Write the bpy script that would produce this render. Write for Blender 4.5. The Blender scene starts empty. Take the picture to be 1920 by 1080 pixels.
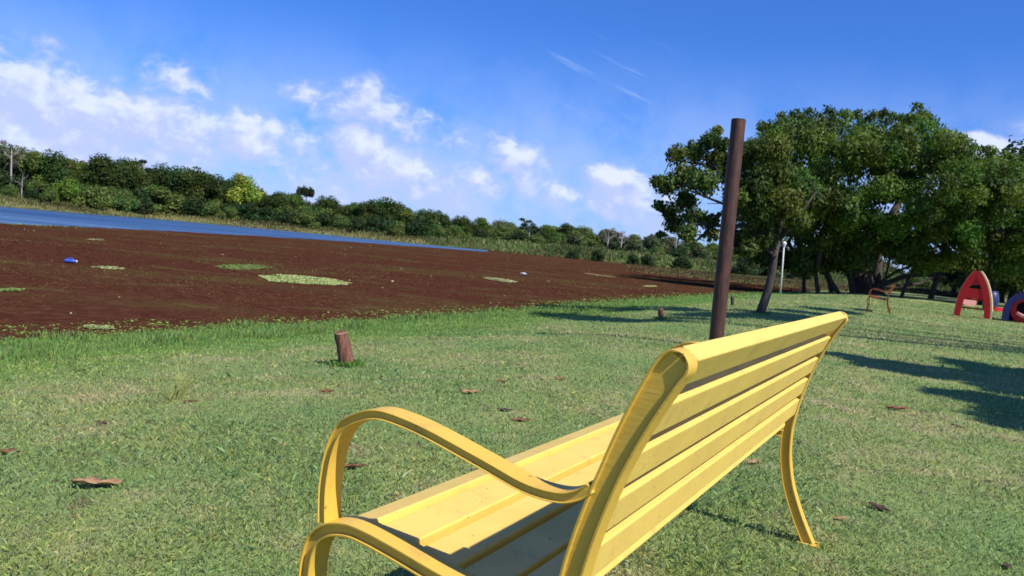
import bpy, bmesh, math, random
import numpy as np
from mathutils import Vector, Matrix
R = math.radians
rng = np.random.default_rng(7)
random.seed(7)
scn = bpy.context.scene
col = scn.collection

# ------------------------------------------------------------------ camera
HC = 0.93                       # eye height above the lawn
F = 1550.0                      # focal length in photo pixels (1920 wide)
ROLL = math.atan(0.0956)
PITCH = math.atan((540 - (365 + 0.0956 * 960)) * math.cos(ROLL) / F)
E1 = np.array([math.cos(ROLL), math.sin(ROLL)])
E2 = np.array([-math.sin(ROLL), math.cos(ROLL)])
cam_d = bpy.data.cameras.new('camera')
cam = bpy.data.objects.new('camera', cam_d)
col.objects.link(cam)
cam_d.sensor_width = 22.3
cam_d.lens = F / 1920 * 22.3
cam_d.clip_start = 0.05
cam_d.clip_end = 9000
U = Vector((1, 0, 0))
FW = Vector((0, math.cos(PITCH), -math.sin(PITCH)))
DN = Vector((0, -math.sin(PITCH), -math.cos(PITCH)))
XR = U * E1[0] + DN * E2[0]
UP = -(U * E1[1] + DN * E2[1])
m = Matrix((XR, UP, -FW)).transposed().to_4x4()
m.translation = Vector((0, 0, HC))
cam.matrix_world = m
cam_d.dof.use_dof = True
cam_d.dof.focus_distance = 2.3
cam_d.dof.aperture_fstop = 6.3
scn.camera = cam

def ray(px, py):
    v = np.array([px - 960.0, py - 540.0])
    u = v @ E1
    w = v @ E2
    return np.array([u, F * math.cos(PITCH) - w * math.sin(PITCH), -F * math.sin(PITCH) - w * math.cos(PITCH)]) / F
def at(px, py, Y):
    r = ray(px, py)
    return Vector(r * (Y / r[1])) + Vector((0, 0, HC))
def flat(px, py, z=0.0):
    r = ray(px, py)
    t = (z - HC) / r[2]
    return np.array([r[0] * t, r[1] * t])

# ------------------------------------------------------------------ light
SX, SY = 0.688, -0.581           # horizontal part of the direction to the sun (per unit of height)
SUN = Vector((SX, SY, 1)).normalized()
ELEV = math.asin(SUN.z)
AZ = math.atan2(SX, SY)
scn.view_settings.view_transform = 'Standard'
scn.view_settings.look = 'None'
scn.view_settings.exposure = 0.38
scn.view_settings.gamma = 1.0
sd_ = bpy.data.lights.new('sun', 'SUN')
sd_.energy = 4.8
sd_.angle = R(0.53)
sd_.color = (1.0, 0.95, 0.86)
so = bpy.data.objects.new('sun', sd_)
col.objects.link(so)
so.rotation_euler = (-SUN).to_track_quat('-Z', 'Y').to_euler()
so.location = (20, -20, 30)

world = bpy.data.worlds.new('World')
scn.world = world
world.use_nodes = True
wt = world.node_tree
wt.nodes.clear()

class NT:
    """tiny helper for writing node trees"""
    def __init__(s, t): s.t = t
    def n(s, kind, **kw):
        nd = s.t.nodes.new(kind)
        for k, v in kw.items(): setattr(nd, k, v)
        return nd
    def inp(s, nd, i, v):
        if isinstance(v, bpy.types.NodeSocket): s.t.links.new(v, nd.inputs[i])
        elif v is not None: nd.inputs[i].default_value = v
    def math(s, op, a, b=None, c=None, clamp=False):
        nd = s.n('ShaderNodeMath', operation=op, use_clamp=clamp)
        s.inp(nd, 0, a); s.inp(nd, 1, b); s.inp(nd, 2, c)
        return nd.outputs[0]
    def vec(s, op, a, b=None):
        nd = s.n('ShaderNodeVectorMath', operation=op)
        s.inp(nd, 0, a); s.inp(nd, 1, b)
        return nd.outputs['Value'] if op in ('LENGTH', 'DOT_PRODUCT') else nd.outputs[0]
    def mapr(s, v, a, b, c=0.0, d=1.0, smooth=True):
        nd = s.n('ShaderNodeMapRange')
        nd.interpolation_type = 'SMOOTHSTEP' if smooth else 'LINEAR'
        for i, x in enumerate((v, a, b, c, d)): s.inp(nd, i, x)
        return nd.outputs[0]
    def noise(s, vec, scale, detail=4, rough=0.55, dim='3D', dist=0.0):
        nd = s.n('ShaderNodeTexNoise', noise_dimensions=dim)
        s.inp(nd, 'Vector', vec)
        nd.inputs['Scale'].default_value = scale
        nd.inputs['Detail'].default_value = detail
        nd.inputs['Roughness'].default_value = rough
        nd.inputs['Distortion'].default_value = dist
        return nd.outputs['Fac']
    def mix(s, f, a, b, mode='MIX'):
        nd = s.n('ShaderNodeMix', data_type='RGBA', blend_type=mode)
        s.inp(nd, 0, f)
        for i, v in ((6, a), (7, b)):
            if isinstance(v, (tuple, list)) and len(v) == 3: v = (*v, 1)
            s.inp(nd, i, v)
        return nd.outputs[2]

def azel(px, py):
    r = ray(px, py)
    r = r / np.linalg.norm(r)
    return math.degrees(math.atan2(r[0], r[1])) / 10, math.degrees(math.asin(r[2])) / 10
# cumulus: x, y, half width, half height, strength (where each cloud stands in the sky)
CLOUDS = [(40, 165, 75, 34, .95), (110, 205, 90, 42, .9), (-60, 215, 120, 70, .9), (60, 265, 150, 50, .8), (195, 225, 70, 34, .8), (265, 225, 80, 42, .85), (330, 262, 80, 40, .6),
          (340, 158, 55, 34, .42), (160, 275, 190, 40, .55), (470, 255, 62, 32, .85), (515, 245, 32, 24, .7), (540, 300, 90, 40, .4), (570, 168, 40, 18, .38), (680, 205, 62, 40, .62),
          (765, 235, 48, 28, .48), (668, 270, 52, 36, .85), (720, 315, 70, 38, .75), (790, 345, 60, 32, .5), (965, 295, 48, 26, .75), (990, 340, 40, 40, .5),
          (890, 345, 60, 32, .5), (870, 262, 60, 24, .3), (1150, 335, 48, 20, .95), (1180, 375, 90, 36, .6), (1060, 370, 60, 26, .4), (620, 350, 90, 34, .35),
          (1840, 268, 40, 14, 1.0), (1960, 275, 60, 20, .6), (-330, 160, 260, 90, 1.0), (2300, 330, 260, 60, .9)]
g = bpy.data.node_groups.new('cloud_field', 'ShaderNodeTree')
g.interface.new_socket('P', in_out='INPUT', socket_type='NodeSocketVector')
g.interface.new_socket('D', in_out='OUTPUT', socket_type='NodeSocketFloat')
G = NT(g)
gi = G.n('NodeGroupInput'); go = G.n('NodeGroupOutput')
P = gi.outputs[0]
warp = G.n('ShaderNodeTexNoise', noise_dimensions='3D')
G.inp(warp, 'Vector', P); warp.inputs['Scale'].default_value = 3.0; warp.inputs['Detail'].default_value = 3
w1 = G.vec('SUBTRACT', warp.outputs['Color'], (0.5, 0.5, 0.5))
w2 = G.n('ShaderNodeVectorMath', operation='SCALE'); G.inp(w2, 0, w1); w2.inputs['Scale'].default_value = 0.16
PW = G.vec('ADD', P, w2.outputs[0])
acc = None
for (cx, cy, rx, ry, st) in CLOUDS:
    a, e = azel(cx, cy)
    kx = F * math.radians(10)
    q = G.vec('SUBTRACT', PW, (a, e, 0))
    q = G.vec('MULTIPLY', q, (kx / rx / 1.38, kx / ry / 1.42, 0))
    l = G.vec('LENGTH', q)
    b = G.mapr(l, 0.0, 1.6, st + .08, 0.0)
    acc = b if acc is None else G.math('SMOOTH_MAX' if hasattr(G, 'zz') else 'MAXIMUM', acc, b)
st1 = G.n('ShaderNodeVectorMath', operation='MULTIPLY'); G.inp(st1, 0, P); st1.inputs[1].default_value = (1, 1.35, 1)
nz = G.noise(st1.outputs[0], 5.8, 9, 0.60, dist=0.3)
fld = G.math('ADD', acc, G.math('MULTIPLY', G.math('SUBTRACT', nz, 0.53), 1.55))
fld = G.math('MULTIPLY', fld, G.mapr(acc, 0.0, 0.22))
g.links.new(fld, go.inputs[0])

W = NT(wt)
sky = W.n('ShaderNodeTexSky', sky_type='NISHITA')
sky.sun_disc = False
sky.sun_elevation = ELEV
sky.sun_rotation = AZ
sky.altitude = 0
sky.air_density = 1.0
sky.dust_density = 0.25
sky.ozone_density = 2.2
tc = W.n('ShaderNodeTexCoord')
sep = W.n('ShaderNodeSeparateXYZ'); wt.links.new(tc.outputs['Generated'], sep.inputs[0])
az_ = W.math('MULTIPLY', W.math('ARCTAN2', sep.outputs[0], sep.outputs[1]), 5.72958)
el_ = W.math('MULTIPLY', W.math('ARCSINE', sep.outputs[2]), 5.72958)
cb = W.n('ShaderNodeCombineXYZ'); W.inp(cb, 0, az_); W.inp(cb, 1, el_)
def field(off):
    gn = W.n('ShaderNodeGroup'); gn.node_tree = g
    W.inp(gn, 0, W.vec('ADD', cb.outputs[0], off))
    return gn.outputs[0]
d0 = field((0, 0, 0))
d1 = field((0.05, 0.09, 0))
dens = W.mapr(d0, 0.02, 0.72)
lit = W.mapr(W.math('SUBTRACT', d0, d1), -0.18, 0.62)
lit = W.math('MULTIPLY', lit, W.mapr(d0, 0.12, 0.55))
ccol = W.mix(lit, (4.9, 5.6, 8.7), (7.6, 8.1, 10.0))
# thin high veil low over the horizon and a few cirrus streaks
veil = W.math('MULTIPLY', W.mapr(el_, 1.5, 0.05), W.mapr(W.noise(cb.outputs[0], 1.7, 5, 0.6), 0.2, 0.65))
veil = W.math('MULTIPLY', veil, 0.85)
skyc = W.mix(1.0, sky.outputs[0], (0.32, 0.68, 1.42), 'MULTIPLY')
c1 = W.mix(veil, skyc, (4.7, 5.7, 8.9))
ci = W.n('ShaderNodeMapping', vector_type='TEXTURE'); W.inp(ci, 0, cb.outputs[0])
ci.inputs['Rotation'].default_value = (0, 0, R(-20)); ci.inputs['Scale'].default_value = (1.1, 0.12, 1)
cirn = W.noise(ci.outputs[0], 1.5, 4, 0.6)
a0, e0 = azel(1130, 150)
cq = W.vec('MULTIPLY', W.vec('SUBTRACT', cb.outputs[0], (a0, e0, 0)), (2.4, 3.2, 0))
cir = W.math('MULTIPLY', W.mapr(cirn, 0.55, 0.75), W.mapr(W.vec('LENGTH', cq), 1.5, 0.4))
c2 = W.mix(W.math('MULTIPLY', cir, 0.16), c1, (8, 9, 11))
c3 = W.mix(W.math('MULTIPLY', dens, 0.84), c2, ccol)
bg = W.n('ShaderNodeBackground'); W.inp(bg, 0, c3); bg.inputs[1].default_value = 0.088
wo = W.n('ShaderNodeOutputWorld'); wt.links.new(bg.outputs[0], wo.inputs[0])

# ------------------------------------------------------------------ helpers
def tag(o, label=None, cat=None, group=None, kind=None):
    if label: o['label'] = label
    if cat: o['category'] = cat
    if group: o['group'] = group
    if kind: o['kind'] = kind
    return o
def empty(name, loc, rz=0.0):
    o = bpy.data.objects.new(name, None)
    o.empty_display_size = 0.2
    col.objects.link(o)
    o.location = loc
    o.rotation_euler = (0, 0, rz)
    return o
def link(name, me, parent=None):
    o = bpy.data.objects.new(name, me)
    col.objects.link(o)
    if parent: o.parent = parent
    return o
def mesh_np(name, V, Fc, mat=None, colr=None, smooth=False):
    """V (n,3), Fc (m,k) with one face size k; colr per vertex (n,3)"""
    V = np.asarray(V, np.float32); Fc = np.asarray(Fc, np.int32)
    me = bpy.data.meshes.new(name)
    k = Fc.shape[1]
    me.vertices.add(len(V)); me.vertices.foreach_set('co', V.ravel())
    me.loops.add(Fc.size); me.loops.foreach_set('vertex_index', Fc.ravel())
    me.polygons.add(len(Fc))
    me.polygons.foreach_set('loop_start', np.arange(0, Fc.size, k, dtype=np.int32))
    me.polygons.foreach_set('loop_total', np.full(len(Fc), k, np.int32))
    if smooth: me.polygons.foreach_set('use_smooth', np.ones(len(Fc), bool))
    me.update(calc_edges=True)
    if colr is not None:
        ca = me.color_attributes.new('tint', 'FLOAT_COLOR', 'POINT')
        c4 = np.ones((len(V), 4), np.float32); c4[:, :3] = colr
        ca.data.foreach_set('color', c4.ravel())
    if mat: me.materials.append(mat)
    return me
class MB:
    def __init__(s): s.v = []; s.f = []
    def add(s, V, Fc):
        n = len(s.v); s.v += [tuple(p) for p in V]; s.f += [tuple(i + n for i in f) for f in Fc]
    def tube(s, pts, rad, n=8, cap=True):
        pts = [Vector(p) for p in pts]
        V = []; Fc = []
        ref = Vector((0.13, 0.99, 0.05)).normalized()
        for i, p in enumerate(pts):
            t = (pts[min(i + 1, len(pts) - 1)] - pts[max(i - 1, 0)]).normalized()
            rf = ref if abs(t.dot(ref)) < 0.93 else Vector((1, 0, 0))
            a = t.cross(rf).normalized(); b = t.cross(a).normalized()
            r = rad[i] if hasattr(rad, '__len__') else rad
            for k in range(n):
                an = 2 * math.pi * k / n
                V.append(p + (a * math.cos(an) + b * math.sin(an)) * r)
        for i in range(len(pts) - 1):
            for k in range(n):
                k2 = (k + 1) % n
                Fc.append((i * n + k, i * n + k2, (i + 1) * n + k2, (i + 1) * n + k))
        if cap:
            Fc.append(tuple(range(n))[::-1]); Fc.append(tuple(range((len(pts) - 1) * n, len(pts) * n)))
        s.add(V, Fc)
    def sweep(s, secs):
        """secs: list of rings of equal length"""
        n = len(secs[0]); V = [p for r in secs for p in r]; Fc = []
        for i in range(len(secs) - 1):
            for k in range(n):
                k2 = (k + 1) % n
                Fc.append((i * n + k, i * n + k2, (i + 1) * n + k2, (i + 1) * n + k))
        Fc.append(tuple(range(n))[::-1]); Fc.append(tuple(range((len(secs) - 1) * n, len(secs) * n)))
        s.add(V, Fc)
    def box(s, c, h, rot=None):
        V = []
        for x in (-1, 1):
            for y in (-1, 1):
                for z in (-1, 1):
                    p = Vector((x * h[0], y * h[1], z * h[2]))
                    if rot: p = rot @ p
                    V.append(Vector(c) + p)
        s.add(V, [(0, 1, 3, 2), (4, 6, 7, 5), (0, 4, 5, 1), (2, 3, 7, 6), (0, 2, 6, 4), (1, 5, 7, 3)])
    def mesh(s, name, mat, smooth=False, bevel=0.0, seg=2, auto=None):
        me = bpy.data.meshes.new(name)
        me.from_pydata([tuple(v) for v in s.v], [], s.f)
        bm = bmesh.new(); bm.from_mesh(me)
        bmesh.ops.recalc_face_normals(bm, faces=bm.faces)
        if bevel:
            es = [e for e in bm.edges if len(e.link_faces) == 2 and e.calc_face_angle(0) > R(40)]
            bmesh.ops.bevel(bm, geom=es, offset=bevel, segments=seg, affect='EDGES', profile=0.5, clamp_overlap=True)
        bm.to_mesh(me); bm.free()
        if smooth: me.polygons.foreach_set('use_smooth', np.ones(len(me.polygons), bool))
        if auto: me.set_sharp_from_angle(angle=R(auto))
        me.materials.append(mat)
        return me
def spline(pts, n):
    """Catmull-Rom through pts, n steps per span"""
    P_ = [np.array(p, float) for p in pts]
    P_ = [2 * P_[0] - P_[1]] + P_ + [2 * P_[-1] - P_[-2]]
    out = []
    for i in range(1, len(P_) - 2):
        a, b, c, d = P_[i - 1:i + 3]
        for k in range(n):
            t = k / n
            out.append(0.5 * ((2 * b) + (-a + c) * t + (2 * a - 5 * b + 4 * c - d) * t * t + (-a + 3 * b - 3 * c + d) * t ** 3))
    out.append(P_[-2])
    return out
_tab = rng.random((64, 64))
def vnoise(x, y, s):
    """smooth value noise for placing plants"""
    x = np.asarray(x) * s; y = np.asarray(y) * s
    xi = np.floor(x).astype(int); yi = np.floor(y).astype(int)
    fx = x - xi; fy = y - yi
    fx = fx * fx * (3 - 2 * fx); fy = fy * fy * (3 - 2 * fy)
    g_ = lambda a, b: _tab[a % 64, b % 64]
    return (g_(xi, yi) * (1 - fx) + g_(xi + 1, yi) * fx) * (1 - fy) + (g_(xi, yi + 1) * (1 - fx) + g_(xi + 1, yi + 1) * fx) * fy

# ------------------------------------------------------------------ materials
def mat(name, build):
    m_ = bpy.data.materials.new(name)
    m_.use_nodes = True
    t = m_.node_tree
    T = NT(t)
    p = t.nodes['Principled BSDF']
    build(T, p)
    return m_
def coords(T, kind='Object'):
    return T.n('ShaderNodeTexCoord').outputs[kind]
def bump(T, p, h, strength=0.3, dist=0.01):
    b = T.n('ShaderNodeBump'); b.inputs['Strength'].default_value = strength; b.inputs['Distance'].default_value = dist
    T.inp(b, 'Height', h); T.t.links.new(b.outputs[0], p.inputs['Normal'])
def paint(name, base, dark, rough=0.38, scale=1.0):
    def f(T, p):
        c = coords(T)
        st = T.vec('MULTIPLY', c, (1.5, 12, 12))
        n1 = T.noise(c, 5 * scale, 5)
        n2 = T.noise(st, 9 * scale, 4)
        sp = T.mapr(T.noise(c, 80, 2), 0.72, 0.745)
        cc = T.mix(T.mapr(n1, 0.35, 0.7), base, tuple(x * 0.88 for x in base))
        cc = T.mix(T.math('MULTIPLY', T.mapr(n2, 0.6, 0.8), 0.25), cc, tuple(x * 0.8 for x in base))
        cc = T.mix(T.math('MULTIPLY', sp, 0.75), cc, dark)
        dirt = T.math('MULTIPLY', T.mapr(T.noise(c, 14, 6, 0.7), 0.54, 0.70), 0.26)
        cc = T.mix(dirt, cc, (0.25, 0.17, 0.09))
        T.inp(p, 'Base Color', cc)
        T.inp(p, 'Roughness', T.mapr(n1, 0.2, 0.8, rough - 0.05, rough + 0.15))
        bump(T, p, T.math('ADD', n2, T.math('MULTIPLY', T.noise(c, 60, 3), 0.5)), 0.22, 0.003)
        p.inputs['Specular IOR Level'].default_value = 0.35
    return mat(name, f)
M = {}
M['yellow'] = paint('yellow_paint', (0.80, 0.555, 0.125), (0.10, 0.06, 0.03), 0.5)
M['frame'] = paint('yellow_iron', (0.70, 0.44, 0.065), (0.12, 0.06, 0.02), 0.42)
M['orange'] = paint('orange_paint', (0.42, 0.12, 0.03), (0.05, 0.03, 0.02))
M['orangef'] = paint('orange_iron', (0.46, 0.14, 0.035), (0.05, 0.03, 0.02))
def leafmat(name, trans=0.3, rough=0.5, spec=0.15):
    def f(T, p):
        a = T.n('ShaderNodeVertexColor', layer_name='tint').outputs['Color']
        T.inp(p, 'Base Color', a)
        p.inputs['Roughness'].default_value = rough
        p.inputs['Specular IOR Level'].default_value = spec
        tr = T.n('ShaderNodeBsdfTranslucent'); T.inp(tr, 0, T.mix(1.0, a, (1.0, 1.15, 0.5), 'MULTIPLY'))
        mx = T.n('ShaderNodeMixShader'); mx.inputs[0].default_value = trans
        T.t.links.new(p.outputs[0], mx.inputs[1]); T.t.links.new(tr.outputs[0], mx.inputs[2])
        T.t.links.new(mx.outputs[0], T.t.nodes['Material Output'].inputs[0])
    return mat(name, f)
M['leaf'] = leafmat('tree_leaves', 0.36, 0.5)
M['plain_leaf'] = leafmat('plant_leaves', 0.2, 0.6)
M['fern'] = leafmat('fern_leaves', 0.1, 1.0, 0.0)
def lawncol(T, c, blades):
    """lawn colour by place: dull green, dry tan patches, lush strip is tinted by the blades themselves"""
    n1 = T.noise(c, 0.55, 5, 0.62)
    n2 = T.noise(c, 2.4, 4, 0.6)
    n3 = T.noise(c, 9, 3, 0.6)
    k = 1.6 if blades else 1.3
    g1 = (0.140 * k, 0.206 * k, 0.068 * k); g2 = (0.196 * k, 0.236 * k, 0.080 * k); dry = (0.32 * k, 0.27 * k, 0.15 * k)
    a = T.mix(T.mapr(n1, 0.36, 0.62), g1, g2)
    d = T.math('MULTIPLY', T.mapr(T.math('ADD', T.math('MULTIPLY', n2, 0.6), T.math('MULTIPLY', n1, 0.4)), 0.48, 0.66), 0.62)
    a = T.mix(d, a, dry)
    a = T.mix(T.math('MULTIPLY', T.mapr(n3, 0.62, 0.78), 0.45), a, (0.30 * k, 0.25 * k, 0.05 * k))
    a = T.mix(T.math('MULTIPLY', T.mapr(T.noise(c, 3.4, 5, 0.7), 0.60, 0.70), 0.65), a, (0.20, 0.145, 0.085))
    return a
def f_ground(T, p):
    c = T.n('ShaderNodeNewGeometry').outputs['Position']
    a = lawncol(T, c, False)
    at_ = T.n('ShaderNodeVertexColor', layer_name='tint')
    sp = T.n('ShaderNodeSeparateColor'); T.inp(sp, 0, at_.outputs['Color'])
    a = T.mix(T.math('MULTIPLY', T.mapr(T.noise(c, 38, 4, 0.7), 0.5, 0.7), 0.5), a, (0.11, 0.10, 0.055))
    lush = T.mix(T.mapr(T.noise(c, 6, 4), 0.4, 0.6), (0.07, 0.17, 0.03), (0.10, 0.20, 0.045))
    a = T.mix(sp.outputs[0], a, lush)
    mud = T.mix(T.noise(c, 3, 4), (0.05, 0.03, 0.018), (0.10, 0.07, 0.035))
    a = T.mix(sp.outputs[1], a, mud)
    a = T.mix(sp.outputs[2], a, T.mix(T.noise(c, 0.3, 5), (0.14, 0.15, 0.05), (0.24, 0.19, 0.09)))
    T.inp(p, 'Base Color', a)
    p.inputs['Roughness'].default_value = 0.95
    p.inputs['Specular IOR Level'].default_value = 0.1
    bump(T, p, T.math('ADD', T.noise(c, 40, 4, 0.7), T.math('MULTIPLY', T.noise(c, 7, 4), 1.5)), 0.7, 0.03)
M['ground'] = mat('lawn_ground', f_ground)
def f_grass(T, p):
    c = T.n('ShaderNodeNewGeometry').outputs['Position']
    a = lawncol(T, c, True)
    at_ = T.n('ShaderNodeVertexColor', layer_name='tint')
    a = T.mix(1.0, a, at_.outputs['Color'], 'MULTIPLY')
    T.inp(p, 'Base Color', a)
    p.inputs['Roughness'].default_value = 0.5
    p.inputs['Specular IOR Level'].default_value = 0.25
    tr = T.n('ShaderNodeBsdfTranslucent'); T.inp(tr, 0, a)
    mx = T.n('ShaderNodeMixShader'); mx.inputs[0].default_value = 0.42
    T.t.links.new(p.outputs[0], mx.inputs[1]); T.t.links.new(tr.outputs[0], mx.inputs[2])
    T.t.links.new(mx.outputs[0], T.t.nodes['Material Output'].inputs[0])
M['grass'] = mat('grass_blades', f_grass)
def f_water(T, p):
    c = T.n('ShaderNodeNewGeometry').outputs['Position']
    p.inputs['Base Color'].default_value = (0.05, 0.13, 0.30, 1)
    p.inputs['Roughness'].default_value = 0.42
    p.inputs['IOR'].default_value = 1.33
    st = T.vec('MULTIPLY', c, (0.6, 2.0, 1))
    T.inp(p, 'Base Color', T.mix(T.mapr(T.noise(T.vec('MULTIPLY', c, (0.03, 0.3, 1)), 1.0, 4), 0.35, 0.65), (0.025, 0.070, 0.17), (0.085, 0.16, 0.28)))  # blue streaks: part of the sky reflection is put into the base colour
    bump(T, p, T.math('ADD', T.noise(st, 1.6, 5, 0.6), T.noise(st, 6, 3, 0.6)), 0.9, 0.12)
M['water'] = mat('lake_water', f_water)
def f_weed(T, p):
    c = T.n('ShaderNodeNewGeometry').outputs['Position']
    st = T.vec('MULTIPLY', c, (0.55, 1.0, 1))
    n1 = T.noise(st, 0.22, 5, 0.6); n2 = T.noise(c, 5, 5, 0.7); n3 = T.noise(st, 0.9, 5, 0.65)
    a = T.mix(T.mapr(n2, 0.35, 0.68), (0.058, 0.0195, 0.0115), (0.098, 0.040, 0.024))
    a = T.mix(T.math('MULTIPLY', T.mapr(n1, 0.45, 0.65), 0.6), a, (0.085, 0.058, 0.022))
    a = T.mix(T.math('MULTIPLY', T.mapr(n3, 0.56, 0.70), 0.6), a, (0.115, 0.095, 0.035))
    T.inp(p, 'Base Color', a)
    p.inputs['Roughness'].default_value = 1.0
    p.inputs['Specular IOR Level'].default_value = 0.0
    bump(T, p, T.math('ADD', n2, T.noise(c, 18, 3)), 0.9, 0.05)
M['weed'] = mat('red_water_fern', f_weed)
def f_rust(T, p):
    c = coords(T)
    st = T.vec('MULTIPLY', c, (10, 10, 1.6))
    n = T.noise(st, 3, 6, 0.65); n2 = T.noise(c, 9, 5, 0.6)
    a = T.mix(T.mapr(n, 0.35, 0.7), (0.055, 0.020, 0.017), (0.135, 0.048, 0.033))
    a = T.mix(T.math('MULTIPLY', T.mapr(n2, 0.55, 0.75), 0.5), a, (0.045, 0.022, 0.022))
    a = T.mix(T.math('MULTIPLY', T.mapr(T.noise(T.vec('MULTIPLY', c, (40, 40, 2)), 1.2, 3), 0.60, 0.68), 0.8), a, (0.02, 0.01, 0.01))
    a = T.mix(T.math('MULTIPLY', T.mapr(T.noise(c, 5, 5, .7), 0.58, 0.7), 0.5), a, (0.22, 0.10, 0.07))
    T.inp(p, 'Base Color', T.mix(1.0, a, (.74, .70, .60), 'MULTIPLY')); p.inputs['Roughness'].default_value = 0.62
    bump(T, p, T.math('ADD', n, n2), 0.5, 0.01)
M['rust'] = mat('rusty_brown_pole', f_rust)
def barkf(c1, c2, sc=6):
    def f(T, p):
        c = coords(T)
        st = T.vec('MULTIPLY', c, (4, 4, 1))
        n = T.noise(st, sc, 6, 0.7)
        T.inp(p, 'Base Color', T.mix(T.mapr(n, 0.3, 0.7), c1, c2)); p.inputs['Roughness'].default_value = 0.9
        bump(T, p, n, 0.8, 0.03)
    return f
M['bark'] = mat('dark_bark', barkf((0.030, 0.023, 0.020), (0.085, 0.068, 0.055), 3))
M['palebark'] = mat('pale_bark', barkf((0.22, 0.20, 0.18), (0.42, 0.39, 0.37), 3))
M['redwood'] = mat('weathered_red_wood', barkf((0.085, 0.036, 0.022), (0.25, 0.105, 0.065), 9))
def plain(name, c, rough=0.5, v=0.15, sc=6):
    def f(T, p):
        n = T.noise(coords(T), sc, 5, 0.6)
        T.inp(p, 'Base Color', T.mix(T.mapr(n, 0.3, 0.7), c, tuple(x * (1 - v) for x in c)))
        p.inputs['Roughness'].default_value = rough
        bump(T, p, n, 0.15, 0.005)
    return mat(name, f)
M['dry'] = plain('dry_leaf_brown', (0.30, 0.115, 0.05), 0.7, 0.6, 40)
M['drypale'] = plain('dry_leaf_tan', (0.46, 0.27, 0.13), 0.7, 0.5, 40)
M['drydark'] = plain('dry_leaf_dark', (0.09, 0.04, 0.025), 0.7, 0.5, 40)
M['red'] = plain('red_plastic', (0.60, 0.008, 0.010), 0.7)
M['cream'] = plain('cream_plastic', (0.75, 0.56, 0.27), 0.4)
M['purple'] = plain('purple_plastic', (0.045, 0.035, 0.17), 0.4)
M['navy'] = plain('navy_plastic', (0.02, 0.03, 0.10), 0.4)
M['pink'] = plain('pink_plastic', (0.75, 0.30, 0.26), 0.4)
M['blue'] = plain('blue_plastic', (0.05, 0.10, 0.48), 0.35)
M['white'] = plain('white_paint', (0.62, 0.62, 0.56), 0.5)
M['glass'] = plain('frosted_globe', (0.8, 0.8, 0.76), 0.3, 0.05)

# ------------------------------------------------------------------ terrain
ZL = -0.45
near_px = [(0, 640), (120, 634), (250, 625), (380, 618), (500, 610), (600, 606), (700, 600), (850, 590), (1000, 577), (1100, 570), (1200, 562), (1300, 554), (1400, 550), (1500, 546), (1570, 543)]
far_px = [(1500, 525), (1400, 516), (1300, 507), (1200, 497), (1000, 478), (915, 469), (760, 455), (600, 439), (450, 425), (300, 411), (150, 400), (0, 387)]
near_w = [flat(x, y, ZL) for x, y in near_px]
far_w = [flat(x, y, ZL) for x, y in far_px]
ring = [(-30, -14), (-12, -4), (-7.5, 2), (-5.9, 5)] + [tuple(p) for p in near_w] + [(75, 108), (150, 132), (150, 160), (90, 152)] + [tuple(p) for p in far_w] + [(-95, 90), (-130, 60), (-110, 10)]
LAKE = np.array(ring)
def sdist(x, y, poly=LAKE):
    """signed distance to the lake shore, positive on land"""
    x = np.asarray(x, float); y = np.asarray(y, float)
    best = np.full(x.shape, 1e18); inside = np.zeros(x.shape, bool)
    n = len(poly)
    for i in range(n):
        ax, ay = poly[i]; bx, by = poly[(i + 1) % n]
        dx, dy = bx - ax, by - ay
        t = np.clip(((x - ax) * dx + (y - ay) * dy) / (dx * dx + dy * dy), 0, 1)
        best = np.minimum(best, (x - ax - t * dx) ** 2 + (y - ay - t * dy) ** 2)
        c = ((ay > y) != (by > y))
        if by != ay: inside ^= c & (x < (bx - ax) * (y - ay) / (by - ay) + ax)
    d = np.sqrt(best)
    return np.where(inside, -d, d)
def height(x, y):
    x = np.asarray(x, float); y = np.asarray(y, float)
    s = sdist(x, y) + (vnoise(x, y, 0.6) - 0.5) * 0.5
    t = np.clip(s / 5.2, 0, 1); t = t * t * (3 - 2 * t)
    t2 = np.clip(s / 5.2, 0, 1)
    z = ZL + 0.45 * (0.65 * t + 0.35 * t2)
    z = np.where(s < 0, ZL + np.maximum(s * 0.16, -0.6), z)
    z = z + 0.55 * np.clip(s / 12, 0, 1) * np.clip((y - 75) / 15, 0, 1)
    r = np.hypot(x, y)
    z = z + (vnoise(x + 31, y + 9, 0.35) - 0.5) * 0.07 * np.clip((r - 4) / 6, 0, 1) * np.clip(s / 2, 0, 1)
    return z
def gz(x, y): return float(height(np.array([x]), np.array([y]))[0])
def hit(px, py):
    """where the line of sight meets the terrain"""
    r = ray(px, py)
    z = 0.0
    for _ in range(12):
        t = (z - HC) / r[2]
        z = 0.5 * z + 0.5 * gz(r[0] * t, r[1] * t)
    t = (z - HC) / r[2]
    return Vector((r[0] * t, r[1] * t, gz(r[0] * t, r[1] * t)))

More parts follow.
